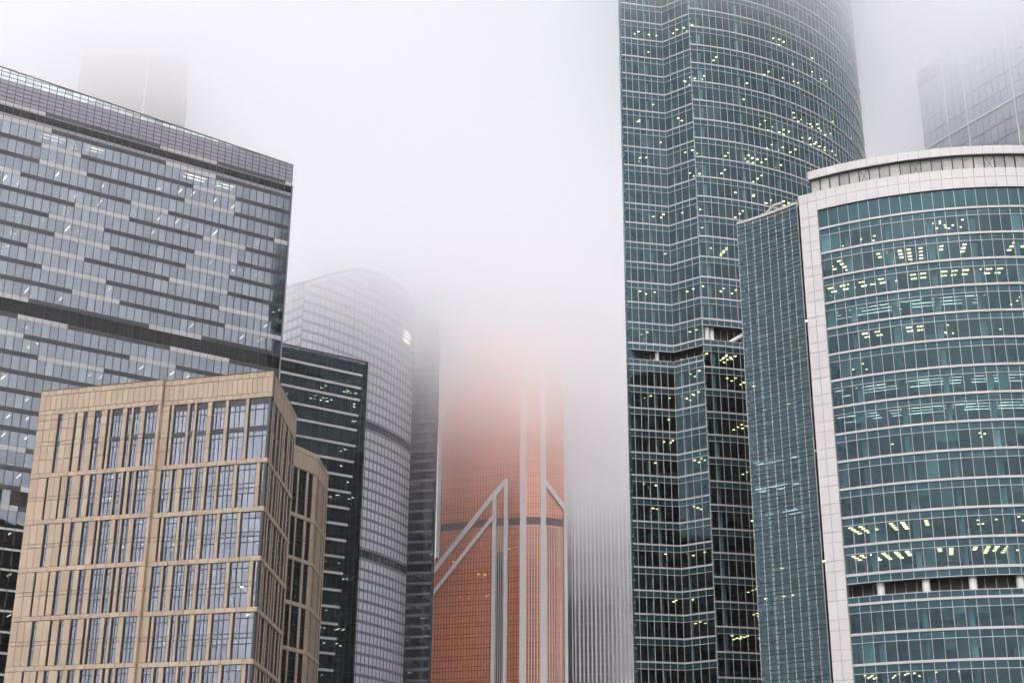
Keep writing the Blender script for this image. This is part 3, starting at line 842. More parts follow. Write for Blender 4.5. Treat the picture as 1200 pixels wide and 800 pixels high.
def piers_on(P, nrm, slots, z0, z1, length, ujoin=1.25, hstep=None, start=0.0):
    """stone piers between the slits, cut into panels with open joints"""
    edges = [start] + [x for s in slots for x in s] + [length]
    for a, b in zip(edges[::2], edges[1::2]):
        if b - a < 0.1: continue
        k = max(1, round((b-a)/ujoin)); zz = [z0, (z0+z1)/2 - 0.3, (z0+z1)/2 + 0.3, z1] if hstep is None else hstep
        for i in range(k):
            u0, u1 = a + (b-a)*i/k, a + (b-a)*(i+1)/k
            if u0 < STEP < u1 and P is UB: u1 = STEP
            for za, zb in zip(zz[:-1], zz[1:]): stone_b.add(stone, piece_matrix(P(u0, 0), P(u1, 0), nrm, za, zb, 0, SLOT_D, 0.0006, 0.034))
def course(P, nrm, z0, z1, length, wd, out=0.05, start=0.0, stepat=None):
    k = max(1, round((length-start)/wd))
    for i in range(k):
        u0, u1 = start + (length-start)*i/k, start + (length-start)*(i+1)/k
        stone_b.add(stone, piece_matrix(P(u0, 0), P(u1, 0), nrm, z0, z1, out, SLOT_D, 0.0006, 0.03))
UL = lambda u, d=0.0: UB(min(u, STEP - 1e-4), d)
def UR(u, d=0.0): v = L0 + dB*u + nB*(d - 0.7); return (v.x, v.y)
def front_rows():
    left = lambda S_: [s for s in S_ if s[1] < STEP]; right = lambda S_: [s for s in S_ if s[0] > STEP]
    for P, a, b, sel in ((UL, 0.0, STEP, left), (UR, STEP, LB, right)):
        # parapet
        course(P, nB, 73.55, ZR, b, 1.35, 0.03, a); course(P, nB, 71.1, 73.53, b, 0.98 if P is UL else 0.82, 0.0, a); course(P, nB, 70.35, 71.08, b, 1.3, 0.02, a)
        windows_on(P, nB, sel(TOPW), BND[0] + 0.35, 70.35, True, b)
        z0, z1 = BND[0] + 0.35, 70.35; md = (z0+z1)/2
        piers_on(P, nB, sel(TOPW), z0, z1, b, hstep=[z0, z0 + 2.2, md - 0.33, md + 0.33, z1 - 2.4, z1 - 0.9, z1], start=a)
        for k in range(8):
            course(P, nB, BND[k] - 0.36, BND[k] + 0.36, b, 1.7, 0.06, a)
            z1, z0 = BND[k] - 0.36, max(0.2, BND[k+1] + 0.36)
            sl_ = sel(SECW if k % 2 == 0 else TOPW)
            windows_on(P, nB, sl_, z0, z1, False, b); piers_on(P, nB, sl_, z0, z1, b, start=a)
front_rows()
# the end wall, seen at a sharp angle
LE = (E0 - C0).length
C1 = C0 - nB*0.7
def UE(u, d=0.0): v = C1 + dE*(u) + nE*d; return (v.x, v.y)
def end_slots(seed, n=9, first=True):
    r = random.Random(seed); out = []; u = 0.35
    out.append((0.02, 1.5))
    u = 1.5
    while u < LE - 2.2:
        u += r.uniform(0.55, 1.0); wd = r.choice((0.7, 1.2, 1.9, 2.3)); out.append((u, min(u + wd, LE - 0.9))); u += wd
    return [s for s in out if s[1] - s[0] > 0.3]
pb2 = blue_glass
course(UE, nE, 73.55, ZR, LE, 1.3, 0.03); course(UE, nE, 71.1, 73.53, LE, 1.0, 0.0); course(UE, nE, 70.35, 71.08, LE, 1.3, 0.02)
es = end_slots(1); windows_on(UE, nE, es, BND[0]+0.35, 70.35, True, LE); piers_on(UE, nE, es, BND[0]+0.35, 70.35, LE)
for k in range(8):
    course(UE, nE, BND[k]-0.36, BND[k]+0.36, LE, 1.7, 0.06)
    es = end_slots(2 + k % 2); z1, z0 = BND[k]-0.36, max(0.2, BND[k+1]+0.36)
    windows_on(UE, nE, es, z0, z1, False, LE); piers_on(UE, nE, es, z0, z1, LE)
lamps_b.build('ceiling_lighting', lamp_streak, beige, 'stuff')
# ceilings, core and rear
poly = [UL(0.1, -SLOT_D-0.1), UL(STEP, -SLOT_D-0.1), UR(STEP, -SLOT_D-0.1), UR(LB-0.6, -SLOT_D-0.1), UE(LE-0.3, -SLOT_D-0.1), (-68.5, 234.5)]
for k, z in enumerate([70.3] + [z for b in BND[:8] for z in ((b), b - 3.68)] + [65.4]):
    m = MB(); m.prism(poly, z - 0.32, z + 0.3, 1, 1, 0); m.build('floor_slab', [ceiling_paint, floor_paint], beige)
m = MB(); m.prism([UL(2, -7), UR(LB-7.5, -7), (UE(LE-2, -7)), (-66, 232)], 0, 70); m.build('core_wall', core_paint, beige)
m = MB()
rr = [UE(LE, -0.05), (-68.2, 235.0), UL(0.02, -0.05)]
for a, b in zip(rr[:-1], rr[1:]): m.bar(a, b, normal_of(a, b, B_IN), -0.4, 0, 0, ZR - 0.1)
m.build('rear_wall', stone_back, beige)
m = MB()
for P, a, b in ((UL, 0, STEP), (UR, STEP, LB)): m.bar(P(a), P(b), nB, -0.9, -SLOT_D - 0.005, 70.2, ZR - 0.05)
m.bar(UE(0.6), UE(LE), nE, -0.9, -SLOT_D - 0.005, 70.2, ZR - 0.05)
m.build('parapet_wall', stone_back, beige)
m = MB()
for P, a, b in ((UL, 0, STEP), (UR, STEP, LB)): m.bar(P(a), P(b), nB, -0.95, 0.09, ZR, ZR + 0.1)
m.bar(UE(0.95), UE(LE), nE, -0.95, 0.09, ZR, ZR + 0.1); m.build('coping', stone_back, beige)
m = MB(); m.prism(poly, 71.5, 71.9); m.build('roof', roof_felt, beige)
m = MB(); m.bar(UL(STEP - 0.005, -0.75), UL(STEP - 0.005, 0.0), dB, -0.05, 0.0, 0, ZR - 0.02); m.build('step_return', stone, beige)
pane_b.flush(); stone_b.flush(); dark_pan.flush()

# ------------------------------------------------------------------ rear wing of the stone block: a lower block of its own
wing = thing('stone_rear_block', 'smaller beige stone block with tall dark slit windows tucked behind the larger beige block', 'office block', (-45, 245, 0))
W0, W1, W2 = Vector((-41.0, 227.6)), Vector((-34.12, 241.6)), Vector((-33.61, 254.0))
W_IN = (-48, 248); ZW = 72.4
stone_b = Pieces('stone_panel', 'stone_cladding', wing); pane_b = Pieces('pane', 'glazing', wing); dark_pan = Pieces('dark_panel', 'dark_panels', wing); lamps_b = MB()
_beige = beige; beige = wing
for a_, b_, sd in ((W0, W1, 5), (W1, W2, 8)):
    dd = (b_-a_).normalized(); nn = normal_of(a_, b_, W_IN); LL = (b_-a_).length
    PW = (lambda A_, D_, N_: (lambda u, d=0.0: ((A_ + D_*u + N_*d).x, (A_ + D_*u + N_*d).y)))(a_, dd, nn)
    r = random.Random(sd); sls = []; u = 0.7
    while u < LL - 1.5:
        wd = r.choice((1.3, 2.2, 1.7)) if sd == 5 else r.choice((0.5, 0.9)); sls.append((u, min(u+wd, LL-0.5))); u += wd + r.uniform(0.45, 0.8)
    course(PW, nn, 71.5, ZW, LL, 1.3, 0.03); course(PW, nn, 68.6, 71.48, LL, 0.9, 0.0)
    zz_ = [68.55, 60.45 - 0.1] + [60.45 - 7.5*k for k in range(1, 9)]
    for k in range(8):
        z1, z0 = zz_[k] - (0.0 if k == 0 else 0.36), max(0.2, zz_[k+1] + 0.36)
        windows_on(PW, nn, sls, z0, z1, False, LL, glassmat=dark_glass); piers_on(PW, nn, sls, z0, z1, LL)
        course(PW, nn, zz_[k+1] - 0.36, zz_[k+1] + 0.36, LL, 1.6, 0.06)
beige = _beige
pane_b.flush(); stone_b.flush(); dark_pan.flush()
m = MB(); m.prism([(W0.x-0.4, W0.y+0.7), (W1.x-0.75, W1.y+0.1), (W2.x-0.75, W2.y), (-60, 256), (-60, 240)], 0, ZW-0.1); m.build('core_wall', core_paint, wing)

# ------------------------------------------------------------------ dark glass tower with white sills
dark_t = thing('dark_glass_tower', 'dark green glass tower with short white sills beside the wide striped slab tower', 'tower', (-50, 358, 0))
PD = Vector((-38.13, 354.35)); ND = 25
def SD(s, d=0.0): v = PD + dA*s + nA*d; return (v.x, v.y)
D_IN = SD(-18, -12)
dpts = [SD(-1.5*ND + 1.5*i) for i in range(ND+1)]
dl = [123.0, 119.7, 115.4, 111.4, 107.1, 102.8, 98.9, 94.6, 90.4, 86.2, 82.1, 77.9, 73.8, 69.5, 65.4, 61.2, 57.6, 54.0, 50.0] + [50 - 4.1*k for k in range(1, 13)]
pane_d = Pieces('pane', 'glazing', dark_t, lambda x, y: 330 < x < 432)
zs = [130.4, 128.5, 126.6] + dl
for k in range(len(zs)-1):
    zt, zb = zs[k], max(0.1, zs[k+1])
    for i in range(ND):
        pane_d.add(smoke_glass if k == 2 and i < 16 else dark_glass, piece_matrix(dpts[i], dpts[i+1], nA, zb, zt - 0.06, 0, 0.05, 0.004, 0.025))
for k, z in enumerate([126.6] + dl):
    e = -1.7 - 4.1*(125.8 - z)/76.0
    m = MB(); m.bar(SD(-1.5*ND), SD(e), nA, -0.02, 0.38, z - 0.30, z + 0.30); m.build('sill', pale_band, dark_t)
for i, p in enumerate(dpts):
    m = MB(); m.box((p[0]+nA.x*0.03, p[1]+nA.y*0.03), dA, nA, 0.045, 0.07, 0.2, 130.5); m.build('mullion', dark_metal, dark_t)
slabs(dark_t, [dpts[0], dpts[-1]], D_IN, [z + 0.2 for z in dl], 9.0, 0.9); core(dark_t, [dpts[0], dpts[-1]], D_IN, 9.0, 0, 128)
m = MB()
for z in dl:
    for i in range(6, ND-1):
        if rnd.random() < 0.16:
            for j in range(rnd.randrange(1, 4)):
                p, n = inner(dpts, D_IN, i, rnd.random(), rnd.uniform(0.8, 4)); m.box(p, dA, nA, 0.3, 0.12, z - 0.78, z - 0.72)
m.build('ceiling_lighting', lamp_streak, dark_t, 'stuff')
m = MB(); m.bar(SD(-1.5*ND), SD(0.05), nA, -0.25, 0.1, 130.5, 130.9); m.build('roof_edge', dark_metal, dark_t)
m = MB(); m.bar(SD(0.0, 0), SD(0.0, -24), dA, -0.3, 0.05, 0, 130.6); m.bar(SD(-1.5*ND, -24), SD(0, -24), -nA, -0.3, 0, 0, 130.4); m.bar(SD(-1.5*ND, 0), SD(-1.5*ND, -24), -dA, -0.3, 0, 0, 130.4)
m.build('rear_wall', charcoal, dark_t)
m = MB(); m.prism([SD(-1.5*ND, -0.3), SD(-0.3, -0.3), SD(-0.3, -24), SD(-1.5*ND, -24)], 129.6, 130.0); m.build('roof', roof_felt, dark_t)
pane_d.flush()

def far_tower(root, pts, inside, ztop, pitch, zfun, glassm, bandm, band_h, seed, lamp_p, mull=True, mech=(), mullmat=None, mw=0.12, first=None):
    """a hazy curtain wall: joined panes, a band for each storey, a mullion for each bay"""
    r = random.Random(seed); mb = MB(); lm = MB(); k = 0; z = ztop
    zmax = max(zfun(i) for i in range(len(pts)))
    z = zmax
    while z > 2:
        zb = max(0, z - pitch)
        for i in range(len(pts)-1):
            lim = min(zfun(i), zfun(i+1))
            t_ = min(z - band_h, lim)
            if t_ - zb < 0.4: continue
            n = normal_of(pts[i], pts[i+1], inside); mb.add_unit(piece_matrix(pts[i], pts[i+1], n, zb, t_, 0, 0.1, 0.0007, 0.03), 1 if k in mech else 0)
            if r.random() < lamp_p:
                for j in range(r.randrange(1, 4)):
                    p, n = inner(pts, inside, i, r.random(), r.uniform(0.4, 1.5)); lm.box(p, (-n.y, n.x), (n.x, n.y), 0.35, 0.12, t_ - 0.4, t_ - 0.28)
        keep = [i for i in range(len(pts)) if zfun(i) >= z - 0.01]
        if len(keep) > 1:
            b = MB(); ribbon(b, [pts[i] for i in keep], inside, -0.1, 0.12, z - band_h, z); b.build('floor_band', bandm, root)
        z -= pitch; k += 1
    mb.build('glazing', [glassm, smoke_glass], root, 'stuff')
    lm.build('ceiling_lighting', lamp_white, root, 'stuff')
    if mull:
        vn = vert_normals(pts, inside)
        for i, p in enumerate(pts):
            n = vn[i].normalized(); t = Vector((-n.y, n.x)); b = MB()
            b.box((p[0]+n.x*0.05, p[1]+n.y*0.05), t, n, mw/2, 0.1, 0, zfun(i)); b.build('mullion', mullmat or dark_metal, root)
    b = MB(); ribbon(b, pts, inside, -3.4, -3.0, 0, min(zmax - 12, min(zfun(i) for i in range(len(pts))) - 2)); b.build('core_wall', core_paint, root)
    A = offset(pts, inside, -0.15); B = offset(pts, inside, -3.1); z = zmax - pitch; b = MB()
    while z > 60:
        for i in range(len(pts)-1):
            if min(zfun(i), zfun(i+1)) < z + 0.5: continue
            b.quad((*A[i], z - 0.3), (*A[i+1], z - 0.3), (*B[i+1], z - 0.3), (*B[i], z - 0.3))
        z -= pitch
    b.build('ceiling', ceiling_paint, root)

def az(deg, R): return (R*math.sin(math.radians(deg)), R*math.cos(math.radians(deg)))
# ------------------------------------------------------------------ pale curved tower with the sweeping roof
pale = thing('curved_glass_tower', 'pale grey curved glass tower with a sweeping roofline fading into the cloud', 'tower', (-50, 455, 0), 'hazy background towers')
p0, p1 = az(-9.02, 418), az(-4.22, 462)
mid_ = az(-6.6, 432.5)
def arc3(a, b, c, n):
    """n+1 points on the circle through a, b, c"""
    ax, ay = a; bx, by = b; cx, cy_ = c
    d = 2*(ax*(by-cy_) + bx*(cy_-ay) + cx*(ay-by))
    ux = ((ax*ax+ay*ay)*(by-cy_) + (bx*bx+by*by)*(cy_-ay) + (cx*cx+cy_*cy_)*(ay-by))/d
    uy = ((ax*ax+ay*ay)*(cx-bx) + (bx*bx+by*by)*(ax-cx) + (cx*cx+cy_*cy_)*(bx-ax))/d
    r = math.hypot(ax-ux, ay-uy); t0 = math.atan2(ay-uy, ax-ux); t1 = math.atan2(cy_-uy, cx-ux)
    if t1 - t0 > math.pi: t1 -= 2*math.pi
    if t0 - t1 > math.pi: t0 -= 2*math.pi
    return [(ux + r*math.cos(t0+(t1-t0)*i/n), uy + r*math.sin(t0+(t1-t0)*i/n)) for i in range(n+1)]
ppts = arc3(p0, mid_, p1, 28)
P_IN = (-75, 475)
zf = lambda i: 178.0 + 14.0*math.sin(math.pi/2*min(1.0, i/17.0))
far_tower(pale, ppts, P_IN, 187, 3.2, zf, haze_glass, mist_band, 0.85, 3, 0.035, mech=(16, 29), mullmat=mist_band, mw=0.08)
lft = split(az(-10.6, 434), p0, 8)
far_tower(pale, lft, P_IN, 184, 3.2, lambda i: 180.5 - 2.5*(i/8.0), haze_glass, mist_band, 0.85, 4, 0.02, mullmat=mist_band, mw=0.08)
m = MB(); m.prism([(x*1.02, y*1.02) for x, y in lft[:-1]] + [(p[0]*1.012, p[1]*1.012) for p in ppts[::4]] + [(-38, 478), (-84, 468)], 0, 168); m.build('rear_wall', slate_glass if False else lilac_panel, pale)
for seg, zfun in ((ppts, zf), (lft, lambda i: 180.5 - 2.5*(i/8.0))):
    m = MB()
    for i in range(len(seg)-1):
        a, b = seg[i], seg[i+1]; n = normal_of(a, b, P_IN); za, zb = zfun(i), zfun(i+1)
        A = [(a[0]-n.x*.4, a[1]-n.y*.4), (a[0]+n.x*.5, a[1]+n.y*.5), (b[0]+n.x*.5, b[1]+n.y*.5), (b[0]-n.x*.4, b[1]-n.y*.4)]
        Z = [za, za, zb, zb]
        m.hexa([(*A[j], Z[j]) for j in (0, 3, 2, 1)] + [(*A[j], Z[j] + 0.9) for j in (0, 3, 2, 1)])
    m.build('roof_edge', charcoal, pale)
m = MB()
pq, nq = ppts[24], normal_of(ppts[24], ppts[25], P_IN)
for j in range(3):
    c = (ppts[25][0] + nq.x*0.25, ppts[25][1] + nq.y*0.25)
    tq = Vector((-nq.y, nq.x)); c = (c[0] - tq.x*0.5*j, c[1] - tq.y*0.5*j)
    m.box(c, tq, nq, 2.3, 0.06, 177.6 - j*1.6, 178.4 - j*1.6)
m.build('lit_screen', lamp_soft, pale)

# ------------------------------------------------------------------ slim grey tower behind it
slim = thing('slim_glass_tower', 'slim slate grey glass tower squeezed between the pale curved tower and the orange tower', 'tower', (-31, 480, 0), 'hazy background towers')
spts = split(az(-4.32, 471), az(-3.22, 468), 8)
S_IN = (-31, 490)
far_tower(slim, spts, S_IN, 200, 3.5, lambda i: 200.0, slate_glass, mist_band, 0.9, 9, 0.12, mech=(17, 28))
m = MB(); m.prism([(spts[0][0], spts[0][1]+3.5), (spts[-1][0]-0.2, spts[-1][1]+3.5), (spts[-1][0]-0.4, 494), (spts[0][0]-1, 496)], 0, 199); m.build('rear_wall', lilac_panel, slim)

# ------------------------------------------------------------------ copper glass tower
cop = thing('copper_tower', 'orange copper glass tower with pale diagonal frames and grey pilasters fading into the cloud', 'tower', (0, 515, 0))
G_IN = (-2, 520)
q0, q1, q2, q3 = (-26.6, 509.5), (4.4, 497.2), (11.6, 497.4), (19.3, 500.9)
panes_c = Pieces('copper_panel', 'copper_panels', cop)
def copper_wall(a, b, zlo, ztop, modw, rowh, out=0.0, cut=None, mat=copper, gap=0.07):
    n = normal_of(a, b, G_IN); L = math.hypot(b[0]-a[0], b[1]-a[1]); k = max(1, round(L/modw)); P = split(a, b, k)
    P = [(p[0]+n.x*out, p[1]+n.y*out) for p in P]; z = zlo
    while z < ztop(0.5 if False else 0):
        for i in range(k):
            t = (i + 0.5)/k; zt = min(z + rowh, ztop(t))
            if zt - z < 0.3: continue
            if cut and cut(t, (z+zt)/2): continue
            panes_c.add(mat, piece_matrix(P[i], P[i+1], n, z, zt, 0, 0.08, 0.004, gap))
        z += rowh
MECH = (121.6, 124.0)
topf = lambda t: 164 + 34*min(1, t/0.5) if t < 0.5 else 198.0
inmech = lambda t, z: MECH[0] < z < MECH[1]
def copper_main(a, b, zt, **k):
    n = normal_of(a, b, G_IN)
    L = math.hypot(b[0]-a[0], b[1]-a[1]); kk = max(1, round(L/k.get('modw', 1.1))); P = split(a, b, kk)
    o = k.get('out', 0.0); P = [(p[0]+n.x*o, p[1]+n.y*o) for p in P]; z = 0.2; rows = 0
    while z < 198:
        h = 1.25 if rows % 2 else 2.55
        for i in range(kk):
            t = (i+0.5)/kk; z1 = min(z + h, zt(t))
            if z1 - z < 0.25 or inmech(t, (z+z1)/2): continue
            panes_c.add(copper, piece_matrix(P[i], P[i+1], n, z, z1, 0, 0.08, 0.0025, 0.12))
        z += h; rows += 1
    # dark backing with its own outline
    m = MB(); m2 = MB()
    for i in range(kk):
        t = (i+0.5)/kk
        q = [(P[i][0]-n.x*0.5, P[i][1]-n.y*0.5), (P[i][0]-n.x*0.07, P[i][1]-n.y*0.07), (P[i+1][0]-n.x*0.07, P[i+1][1]-n.y*0.07), (P[i+1][0]-n.x*0.5, P[i+1][1]-n.y*0.5)]
        m.hexa([(*q[j], 0) for j in (0, 3, 2, 1)] + [(*q[j], zt(t)) for j in (0, 3, 2, 1)])
        if zt(t) > MECH[1]: m2.add_unit(piece_matrix(P[i], P[i+1], n, MECH[0]+0.1, MECH[1]-0.1, 0.0, 0.05, 0, 0.03))
    m.build('panel_backing', copper_dark, cop); m2.build('plant_louvre', charcoal, cop)
    return P, n
copper_main(q0, q1, topf)
copper_main(q1, q2, lambda t: 198.0, modw=0.9); copper_main(q2, q3, lambda t: 198 if t < 0.0 else 198 - 60*max(0, t - 0.55), modw=0.9)
# lower volume standing proud, its top edge cut on the slope
uG = Vector((q1[0]-q0[0], q1[1]-q0[1])).normalized(); nG = normal_of(q0, q1, G_IN)
def G(x, d=0.0):
    t = (x - q0[0])/uG.x; v = Vector(q0) + uG*t + nG*d; return (v.x, v.y)
def slope(x): return 104.5 + (x + 29.0)*1.21 if x < -5.4 else 133.2 + (x + 5.4)*1.05
lowL, lowR = -29.3, -1.4
PL, nL = copper_main(G(lowL), G(lowR), lambda t: slope(lowL + (lowR-lowL)*t), out=1.3)
m = MB(); a, b = G(lowL, 1.3), G(lowL, -14)
m.bar(a, b, (-uG.x, -uG.y), -0.3, 0.0, 0, 104); m.build('flank_wall', copper, cop)
# sloping glass shoulder at the left edge
m = MB()
m.hexa([(*G(lowL, 1.2), 103.5), (*G(-26.7, 1.2), 103.5), (*G(-26.7, -10), 103.5), (*G(lowL, -10), 103.5), (*G(lowL, 1.2), 104.3), (*G(-26.7, 1.2), 112.0), (*G(-26.7, -10), 112.0), (*G(lowL, -10), 104.3)])
m.build('shoulder', copper, cop)
def frame_bar(x0, z0, x1, z1, wz, d0=0.9, d1=1.9):
    m = MB(); a0_, a1_, b0_, b1_ = G(x0, d0), G(x0, d1), G(x1, d0), G(x1, d1)
    m.hexa([(*a0_, z0-wz), (*a1_, z0-wz), (*b1_, z1-wz), (*b0_, z1-wz), (*a0_, z0+wz), (*a1_, z0+wz), (*b1_, z1+wz), (*b0_, z1+wz)])
    m.build('diagonal_frame', grey_clad, cop)
frame_bar(-29.3, slope(-29.3), -5.4, slope(-5.4), 1.35); frame_bar(-5.4, slope(-5.4), -1.2, slope(-1.2), 1.3)
frame_bar(-29.3, slope(-29.3) - 7.9, -5.4, slope(-5.4) - 7.9, 1.0)
def pilaster(x, wd, z0, z1, d0, d1):
    m = MB(); m.bar(G(x - wd/2), G(x + wd/2), nG, d0, d1, z0, z1); m.build('pilaster', grey_clad, cop)
pilaster(-5.2, 1.3, 0, slope(-5.4), 0.9, 2.1); pilaster(-1.1, 1.2, 0, slope(-1.2) + 0.8, 0.9, 2.1)
pilaster(-26.2, 1.1, 112, 164, -0.6, 0.7)
def rib(p, n, wd, z0, z1, name='pilaster', mat=None, d=0.9):
    t = Vector((-n.y, n.x)); m = MB(); m.box((p[0]+n.x*0.1, p[1]+n.y*0.1), t, n, wd/2, d, z0, z1); m.build(name, mat or grey_clad, cop)
n12 = normal_of(q1, q2, G_IN); n23 = normal_of(q2, q3, G_IN)
rib(q1, n12, 2.2, 0, 198); rib(q2, n12, 1.9, 0, 198); rib((q3[0], q3[1]), n23, 1.2, 0, 128)
m = MB(); a, b = (q2[0]+0.9, q2[1]+0.3), q3
m.hexa([(a[0], a[1]-0.8, 136.0), (a[0], a[1]+0.4, 136.0), (b[0], b[1]+0.4, 127.5), (b[0], b[1]-0.8, 127.5), (a[0], a[1]-0.8, 138.6), (a[0], a[1]+0.4, 138.6), (b[0], b[1]+0.4, 130.0), (b[0], b[1]-0.8, 130.0)])
m.build('diagonal_frame', grey_clad, cop)
for a, b, z1, k in ((q1, q2, 121, 7), (q2, q3, 121, 8)):
    n = normal_of(a, b, G_IN)
    for p in split(a, b, k)[1:-1]: rib(p, n, 0.16, 0, z1, 'fin', grey_clad, 0.3)
for x in (-4.3, -3.6, -2.9, -2.2):
    m = MB(); m.bar(G(x-0.07), G(x+0.07), nG, 1.25, 1.7, 0, 121); m.build('fin', grey_clad, cop)
m = MB(); m.bar(G(-4.6), G(-1.7), nG, 1.25, 1.42, 0, 112); m.build('bay_panel', copper_dark, cop)
m = MB(); m.prism([(q0[0]+0.6, q0[1]+0.8), (-8, 503.2), (q1[0], q1[1]+0.9), (q2[0], q2[1]+0.8), (q3[0]-0.4, q3[1]+0.6), (18.5, 530), (-25, 536)], 0, 163); m.build('core_wall', copper_dark, cop)
m = MB(); m.prism([(-10, 504.5), (q1[0], q1[1]+0.9), (q2[0], q2[1]+0.8), (14, 526), (-10, 530)], 163, 198); m.build('upper_core', copper_dark, cop)
panes_c.limit = 300; panes_c.flush()
lm = MB()
for _ in range(60):
    x = rnd.uniform(-22, 3); z = rnd.choice((60, 66, 72, 80, 88, 96, 104, 109, 113)) + rnd.uniform(0, 1)
    p = G(x, 1.36 if x < -1.6 else 0.06); lm.box(p, uG, nG, 0.22, 0.03, z, z + 0.2)
lm.build('window_lighting', lamp_warm, cop, 'stuff')

# ------------------------------------------------------------------ ribbed grey tower
ribt = thing('ribbed_tower', 'grey tower of close vertical ribs between the orange tower and the folded teal tower', 'tower', (45, 615, 0), 'hazy background towers')
r0, r1 = az(2.62, 606), az(5.9, 603)
R_IN = (45, 625)
rp = split(r0, r1, 20)
mb = MB()
for k in range(48):
    for i in range(20):
        n = normal_of(rp[i], rp[i+1], R_IN); mb.add_unit(piece_matrix(rp[i], rp[i+1], n, k*4.2, k*4.2 + 3.9, 0, 0.1, 0.004, 0.03))
mb.build('glazing', rib_glass, ribt, 'stuff')
for i, p in enumerate(rp):
    m = MB(); m.box((p[0], p[1]-0.3), (1, 0), (0, 1), 0.38 if i % 2 else 0.30, 0.55, 0, 201); m.build('rib', grey_clad, ribt)
for k in range(48):
    m = MB(); m.bar(rp[0], rp[-1], (0, -1), -0.3, 0.1, k*4.2 + 3.9, k*4.2 + 4.2); m.build('floor_band', lilac_panel, ribt)
m = MB(); m.prism([(r0[0], r0[1]+0.8), (r1[0], r1[1]+0.8), (r1[0], r1[1]+24), (r0[0], r0[1]+24)], 0, 200); m.build('core_wall', core_paint, ribt)
m = MB(); e0 = az(2.1, 609); m.prism([e0, (r0[0]-1.2, e0[1]), (r0[0]-1.2, e0[1]+20), (e0[0], e0[1]+20)], 0, 192); m.build('stair_tower', charcoal, ribt)
for z0, z1 in ((126, 142), (98, 120), (70, 92), (40, 62)):
    m = MB(); m.box((e0[0]+1.5, e0[1]-0.2), (1, 0), (0, 1), 0.7, 0.3, z0, z1); m.build('stair_panel', grey_clad, ribt)
for z in (118, 131, 144):
    m = MB(); m.box((e0[0]+0.6, e0[1]-0.8), (1, 0), (0, 1), 0.9, 0.9, z, z + 0.5); m.build('balcony', grey_clad, ribt)

# ------------------------------------------------------------------ hazy stepped tower upper right, ghost slab upper left
stp = thing('stepped_tower', 'faint stepped blue-grey glass tower in the mist above the white framed block', 'tower', (120, 320, 0), 'hazy background towers')
X_IN = (122, 325)
k0, k1, k2 = az(18.12, 322), az(19.2, 316), az(23.8, 296)
xp = split(k0, k1, 4) + split(k1, k2, 16)[1:]
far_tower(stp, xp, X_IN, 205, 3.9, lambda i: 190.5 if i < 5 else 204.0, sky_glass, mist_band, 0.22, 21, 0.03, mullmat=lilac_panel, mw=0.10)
m = MB(); m.prism([(p[0]*1.012, p[1]*1.012) for p in (k0, k1)] + [(k1[0]+14, k1[1]+22), (k0[0]+8, k0[1]+24)], 0, 190); m.build('lower_core', lilac_panel, stp)
m = MB(); m.prism([(p[0]*1.012, p[1]*1.012) for p in (k1, k2)] + [(k2[0]+10, k2[1]+24), (k1[0]+12, k1[1]+24)], 0, 203); m.build('upper_core', lilac_panel, stp)
m = MB(); a, b = xp[0], xp[3]; n = normal_of(a, b, X_IN); m.bar(a, b, n, 0.05, 0.4, 186.2, 188.3); m.build('sign_band', charcoal, stp)
for i in (4, 7, 14):
    m = MB(); p = xp[i]; n = normal_of(xp[i], xp[i+1], X_IN); m.box((p[0]+n.x*.3, p[1]+n.y*.3), (-n.y, n.x), n, 0.15, 0.2, 0, 189); m.build('pilaster', grey_clad, stp)
m = MB(); ribbon(m, xp, X_IN, 0.0, 0.4, 168.7, 169.2); m.build('ledge', grey_clad, stp)
m = MB(); p = az(18.3, 325); m.tube((*p, 190), (*p, 196.5), 0.18, 6); m.build('mast', dark_metal, stp)
gh = thing('misty_slab_tower', 'barely visible grey slab tower in the cloud above the striped slab tower', 'tower', (-98, 335, 0), 'hazy background towers')
g0, g1 = az(-19.35, 338), az(-14.8, 332)
GH_IN = (-95, 350)
gp = split(g0, g1, 16)
far_tower(gh, gp, GH_IN, 203, 3.8, lambda i: 203.0, misty_wall, misty_wall, 0.9, 31, 0.0, mullmat=misty_wall)
m = MB(); m.prism([(p[0]*1.012, p[1]*1.012) for p in (g0, g1)] + [(g1[0]-6, g1[1]+22), (g0[0]-6, g0[1]+22)], 0, 202); m.build('rear_wall', charcoal, gh)
m = MB(); p = gp[10]; m.box((p[0], p[1]-0.5), (1, 0), (0, 1), 0.12, 0.3, 0, 201); m.build('pilaster', grey_clad, gh)

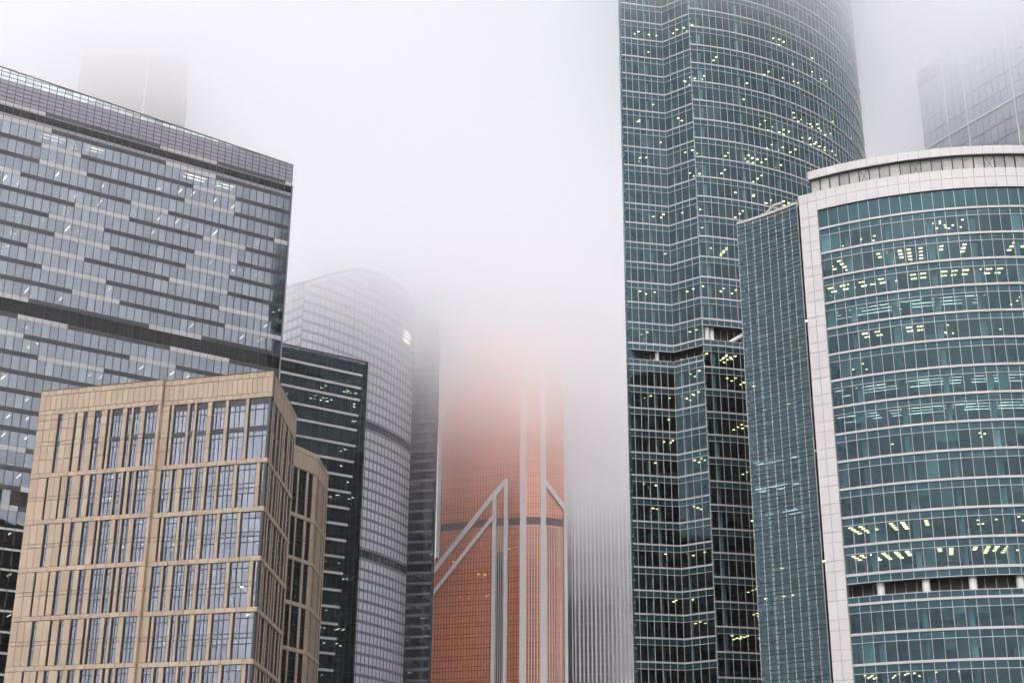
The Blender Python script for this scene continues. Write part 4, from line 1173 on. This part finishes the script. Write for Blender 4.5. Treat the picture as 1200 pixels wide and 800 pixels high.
# ------------------------------------------------------------------ air: thin even haze, and the low cloud the towers stand in
def volume(name, density, col=(0.995, 0.99, 1.0), an=0.72):
    m, n, l, o = newmat(name)
    v = n.new('ShaderNodeVolumePrincipled'); v.inputs['Color'].default_value = (*col, 1)
    v.inputs['Density'].default_value = density; v.inputs['Anisotropy'].default_value = an
    l.new(v.outputs[0], o.inputs['Volume']); m.cycles.homogeneous_volume = True
    return m
m = MB(); m.prism([(-1500, -1500), (1500, -1500), (1500, 1500), (-1500, 1500)], -1.0, 206.0)
tag(m.build('haze', volume('haze_air', 0.00013)), 'thin even mist filling the air between the towers', 'haze', kind='stuff')
TOPZ = 212.0
def cloud(k, base, amp, density, seed):
    N, X = 90, 1400.0; mb = MB(); idx = {}
    for j in range(N+1):
        for i in range(N+1):
            x = -X + 2*X*i/N; y = -X + 2*X*j/N
            far = max(0.0, min(1.0, (y - 330)/170.0)); low = 19.0*far*far*(3 - 2*far)
            low *= (1.9, 1.3, 1.0, 1.0)[k]
            low += 11.0*math.exp(-((x-125)**2 + (y-320)**2)/55.0**2) + 7.0*math.exp(-((x+170)**2 + (y-360)**2)/90.0**2) + 9.0*math.exp(-((x-20)**2 + (y-500)**2)/75.0**2)
            h = base - low + amp*noise.noise(Vector((x/150.0, y/150.0, seed))) + amp*0.6*noise.noise(Vector((x/60.0, y/60.0, seed+9)))
            idx[i, j] = len(mb.v); mb.v.append((x, y, h))
    tn = len(mb.v)
    c = [(-X, -X), (X, -X), (X, X), (-X, X)]
    for i, j in ((0, 0), (N, 0), (N, N), (0, N)):
        mb.v.append((-X + 2*X*i/N, -X + 2*X*j/N, TOPZ - k*0.5))
    for j in range(N):
        for i in range(N):
            mb.f.append((idx[i, j], idx[i, j+1], idx[i+1, j+1], idx[i+1, j])); mb.mi.append(0)
    mb.f.append((tn, tn+1, tn+2, tn+3)); mb.mi.append(0)
    edges = [[idx[i, 0] for i in range(N+1)], [idx[N, j] for j in range(N+1)], [idx[i, N] for i in range(N, -1, -1)], [idx[0, j] for j in range(N, -1, -1)]]
    for e, (ta, tb) in zip(edges, ((tn, tn+1), (tn+1, tn+2), (tn+2, tn+3), (tn+3, tn))):
        mb.f.append(tuple(e) + (tb, ta)); mb.mi.append(0)
    o = mb.build('low_cloud', volume('cloud_air_%d' % k, density))
    tag(o, 'low grey cloud swallowing the tower tops', 'cloud', 'layers of the low cloud', 'stuff')
for k, (base, amp, den) in enumerate(((148, 5, 0.004), (159, 7, 0.008), (169, 8, 0.012), (180, 8, 0.016))):
    cloud(k, base, amp, den, k*3.7)
